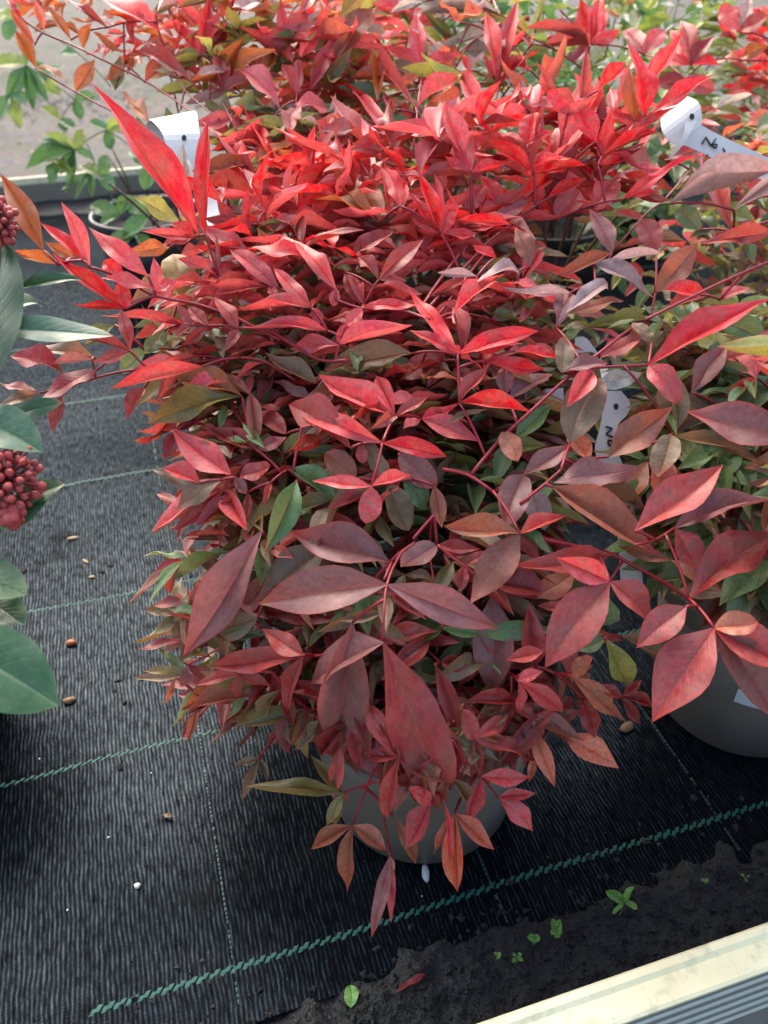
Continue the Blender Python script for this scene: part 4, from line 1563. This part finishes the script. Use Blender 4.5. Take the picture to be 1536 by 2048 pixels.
ribbon('strip', [(1206, 782, 1242, 782, d3(0, 782)), (1204, 806, 1260, 806, d3(0, 806)), (1204, 830, 1254, 830, d3(0, 830)), (1198, 862, 1236, 850, d3(0, 860)), (1190, 900, 1232, 892, d3(0, 900)), (1204, 950, 1250, 942, d3(0, 950)),
                 (1224, 1010, 1264, 1002, d3(0, 1010)), (1236, 1080, 1277, 1072, d3(0, 1080)), (1242, 1180, 1286, 1170, d3(0, 1175))], t3)
ribbon('loop', [(1150, 708, 1150, 676, .64), (1172, 704, 1168, 674, .638), (1190, 708, 1184, 690, .64), (1200, 740, 1214, 735, .635), (1206, 775, 1240, 775, .616)], t3)
ribbon('loop', [(1128, 806, 1126, 776, .625), (1095, 806, 1092, 778, .622), (1078, 800, 1080, 786, .63)], t3)
disc(t3, 1232, 813, d3(0, 813), 5)
ink(t3, [[(1211, 853), (1224, 857)], [(1224, 857), (1212, 868)], [(1212, 868), (1226, 874)], [(1216, 880), (1224, 882), (1226, 889), (1218, 890), (1216, 882)], [(1232, 952), (1242, 954), (1234, 958), (1243, 961)], [(1246, 957), (1247, 959)], [(1266, 1161), (1270, 1165)]], lambda x, y: d3(x, y) - 0.0004)

# ================================================================== small things lying about
def lump(name, x, y, sx, sy, sz, mat, label, cat, rot=0.0, seed=0, group=None, dz=0.0, soil_=False):
    rnd = random.Random(seed)
    p = on(x, y)
    u, v = uv_of(p)
    z = (soil_z(u, v) if soil_ else mat_z(u, v))
    bm = bmesh.new()
    bmesh.ops.create_icosphere(bm, subdivisions=2, radius=1)
    for vv in bm.verts:
        k = 1 + 0.28 * noise.noise(vv.co * 1.7 + Vector((seed * 3.1, 0, 0)))
        vv.co = Vector((vv.co.x * sx * k, vv.co.y * sy * k, max(vv.co.z, -.75) * sz * k))
    me = bpy.data.meshes.new(name); bm.to_mesh(me); bm.free()
    me.polygons.foreach_set('use_smooth', [True] * len(me.polygons))
    o = put(name, me, mat)
    o.location = (p.x, p.y, z + sz * .7 + dz)
    o.rotation_euler = (rnd.uniform(-.15, .15), rnd.uniform(-.15, .15), rot)
    return tag(o, label, cat, group)
M_PEB = simple('pale_pebble', lin(226, 222, 206), 0.6, 50, 0.2)
M_CHIP = simple('straw_chip', lin(196, 176, 128), 0.6, 60, 0.35, col2=lin(140, 118, 80))
M_BARK = simple('tan_bark', lin(148, 112, 78), 0.8, 40, 0.5, 0.8, 0.002, col2=lin(96, 70, 48))
M_NUT = simple('orange_seed', lin(176, 92, 40), 0.5, 60, 0.4, col2=lin(110, 58, 30))
M_CRUMB = simple('soil_crumb', lin(34, 28, 24), 0.95, 90, 0.5, 0.9, 0.002, col2=lin(18, 15, 13))
M_LIME = simple('lime_leaf', lin(146, 170, 96), 0.5, 40, 0.2)
lump('pebble', 277, 1778, .0027, .0023, .0019, M_PEB, 'small white pebble alone on the dark matting', 'pebble', .4, 1)
lump('wood_chip', 148, 1078, .008, .0022, .0018, M_CHIP, 'straw coloured stick lying on the bluish matting', 'wood chip', .35, 2)
lump('wood_chip', 172, 1125, .0055, .0015, .0014, M_CHIP, 'thin pale splinter on the dark soil smear', 'wood chip', -.7, 3)
lump('wood_chip', 184, 1156, .004, .0018, .0014, M_CHIP, 'short pale splinter beside the soil smear', 'wood chip', -.1, 4)
lump('seed', 144, 1291, .0055, .0037, .0032, M_NUT, 'orange brown seed lying on the matting', 'seed', .1, 5)
lump('leaf_scrap', 283, 1360, .0036, .0022, .0012, M_LIME, 'tiny yellow green leaf scrap on the matting', 'leaf scrap', .8, 6)
lump('bark_piece', 1253, 1458, .0075, .005, .0035, M_BARK, 'tan piece of bark on the matting under the red leaflets', 'bark', .6, 7)
lump('bark_piece', 140, 1408, .006, .0035, .003, M_BARK, 'reddish brown bark scrap beside the big skimmia leaf', 'bark', .5, 8)
lump('plastic_peg', 851, 1752, .0028, .0075, .0026, M_WHITE, 'white plastic peg sticking out under the pot', 'peg', .05, 9)
rr = random.Random(21)
for i in range(10):
    cx, cy = rr.choice([(185, 1362), (215, 1390), (250, 1380), (190, 1140), (100, 1150), (60, 1140), (300, 880), (290, 860), (250, 870), (190, 1505), (240, 1560), (330, 1540)])
    x, y = rr.gauss(cx, 22), rr.gauss(cy, 12)
    q = rr.uniform(.001, .0034)
    lump('soil_crumb', x, y, q * 1.8, q, q * .45, M_CRUMB, 'dark crumb of soil scattered on the matting', 'soil crumb', rr.random() * 3, 30 + i, 'soil crumbs on the matting')
for i in range(14):
    x, y = rr.uniform(40, 1500), rr.uniform(1480, 1900)
    if y > 1740 + (1100 - x) * .3 or 480 < x < 1120 and y < 1760: continue
    q = rr.uniform(.0005, .0009)
    lump('grit_grain', x, y, q * 1.2, q, q * .7, M_PEB, 'pale grit grain scattered on the dark matting', 'grit', rr.random() * 3, 90 + i, 'grit grains on the matting')
# loose clods in the soil strip: uncountable
vs, fs = [], []
for i in range(4500):
    u = rr.uniform(su0, su1); v = v_in + .006 + (v_mat - v_in) * abs(rr.gauss(0, .62))
    z = max(soil_z(u, v), mat_z(u, v) if v > v_mat else -1)
    if z < 0: continue
    q = rr.choice([.0008, .001, .0014, .002, .003]) * rr.uniform(.7, 1.2)
    c = U * u + V * v + Vector((0, 0, z + q * .3))
    k = len(vs)
    for (a, b, e) in ((1, 0, 0), (-1, 0, 0), (0, 1, 0), (0, -1, 0), (0, 0, 1), (0, 0, -1)):
        vs.append(c + Vector((a, b, e * .7)) * q * rr.uniform(.6, 1.3) + Vector((rr.uniform(-1, 1), rr.uniform(-1, 1), 0)) * q * .4)
    fs += [tuple(k + j for j in f) for f in ((0, 2, 4), (2, 1, 4), (1, 3, 4), (3, 0, 4), (2, 0, 5), (1, 2, 5), (3, 1, 5), (0, 3, 5))]
tag(put('soil_clods', mesh('soil_clods', vs, fs, False), M_SOIL), 'loose dark clods strewn over the soil strip', 'soil', kind='stuff')

def seedling(x, y, leaves, label, h=.02, name='seedling', code='Y'):
    p = on(x, y); u, v = uv_of(p)
    z = max(0.002, soil_z(u, v))
    rnd = random.Random(int(x * 7 + y))
    c = Vector((p.x, p.y, 0)) + V * (-z * .4) + Vector((0, 0, z - .002))
    o = empty(name, c, label, 'seedling', 'weed seedlings in the soil strip')
    top = c + Vector((0, 0, h))
    put('stem', tube_mesh('stem', bez(c, c + Vector((.001, -.001, h * .6)), top, 4), .0007, .0005, 5), M_GSTEM, o)
    D = depth(top); tx0, ty0 = pix(top)
    for (dx, dy, w) in leaves:
        tip = at(tx0 + dx, ty0 + dy, D - rnd.uniform(.0, .004))
        X = tip - top; L = X.length; X.normalize()
        N = UP + Vector((rnd.uniform(-.3, .3), rnd.uniform(-.3, .3), 0)); N = (N - X * N.dot(X)).normalized(); Y = N.cross(X)
        ww = w / FPX * D
        m = Matrix(((X.x * L, Y.x * ww, N.x * L), (X.y * L, Y.y * ww, N.y * L), (X.z * L, Y.z * ww, N.z * L))).to_4x4(); m.translation = top
        put_leaf(o, m, TPL['round'][rnd.choice((0, 1, 5))], M_GREEN, colour('G' if code == 'G' else 'q', rnd))
PAL['q'] = ((112, 158, 70), .0); PAL['w'] = ((128, 146, 70), .0)
seedling(1230, 1832, [(-36, -22, 20), (22, -30, 20), (28, 14, 16), (8, -6, 12), (-22, 24, 9)], 'bright green four leaved seedling alone in the dark soil')
seedling(1106, 1880, [(-8, -26, 14), (8, -24, 15), (4, 14, 14), (-12, 4, 13), (12, 2, 12)], 'taller yellow green weed clump in the dark soil', .014)
seedling(1060, 1890, [(-14, -5, 14), (12, -3, 14), (0, 8, 11), (2, -9, 10)], 'low two tone weed sprout beside the yellow green clump', .009)
seedling(1028, 1926, [(-10, -8, 9), (10, -9, 10), (-10, 8, 9), (12, 6, 9), (0, 2, 9)], 'small round leaved weed clump nearest the near rail', .008)
seedling(988, 1920, [(-7, -6, 9), (8, -4, 10), (2, 8, 9)], 'tiny pale weed sprout left of the round leaved clump', .007)
seedling(1476, 1768, [(-9, -7, 9), (9, -3, 9), (4, 8, 8)], 'tiny green sprout in the soil beyond the four leaved seedling', .008)
seedling(1530, 1766, [(-9, -4, 9), (7, -8, 9), (2, 8, 9)], 'small green sprout farthest along the soil strip', .008)
seedling(1396, 1772, [(-8, -3, 8), (8, -3, 8)], 'two leaved olive sprout in the soil strip', .006)
def fallen(x, y, tx, ty, w, code, label, name='fallen_leaf', kind='nandina', mat=None, z=.004):
    a, b = on(x, y, 0), on(tx, ty, 0)
    za = max(mat_z(*uv_of(a)), soil_z(*uv_of(a))) + .0025; zb = max(mat_z(*uv_of(b)), soil_z(*uv_of(b))) + .0035
    a.z, b.z = za, zb
    rnd = random.Random(int(x + y))
    m, N, X, Y, view = leaf_matrix(a, b, 1.0, rnd, up=2.0, face=.1)
    ww = w / FPX * depth(a)
    for r in range(3): m[r][1] *= ww
    o = bpy.data.objects.new(name, TPL[kind][5]); COL.objects.link(o)
    o.matrix_basis = m
    o.material_slots[0].link = 'OBJECT'; o.material_slots[0].material = mat or M_LEAF
    o.color = colour(code, rnd)
    return tag(o, label, 'leaf')
fallen(702, 1974, 702, 2026, 30, 'q', 'pale green fallen leaf lying on the soil edge', kind='round', mat=M_GREEN)
fallen(850, 1962, 790, 2002, 14, 'K', 'withered dark red leaf lying on the soil strip')
fallen(326, 1640, 352, 1646, 9, 'E', 'dry brown leaf scrap on the dark matting', name='leaf_scrap')
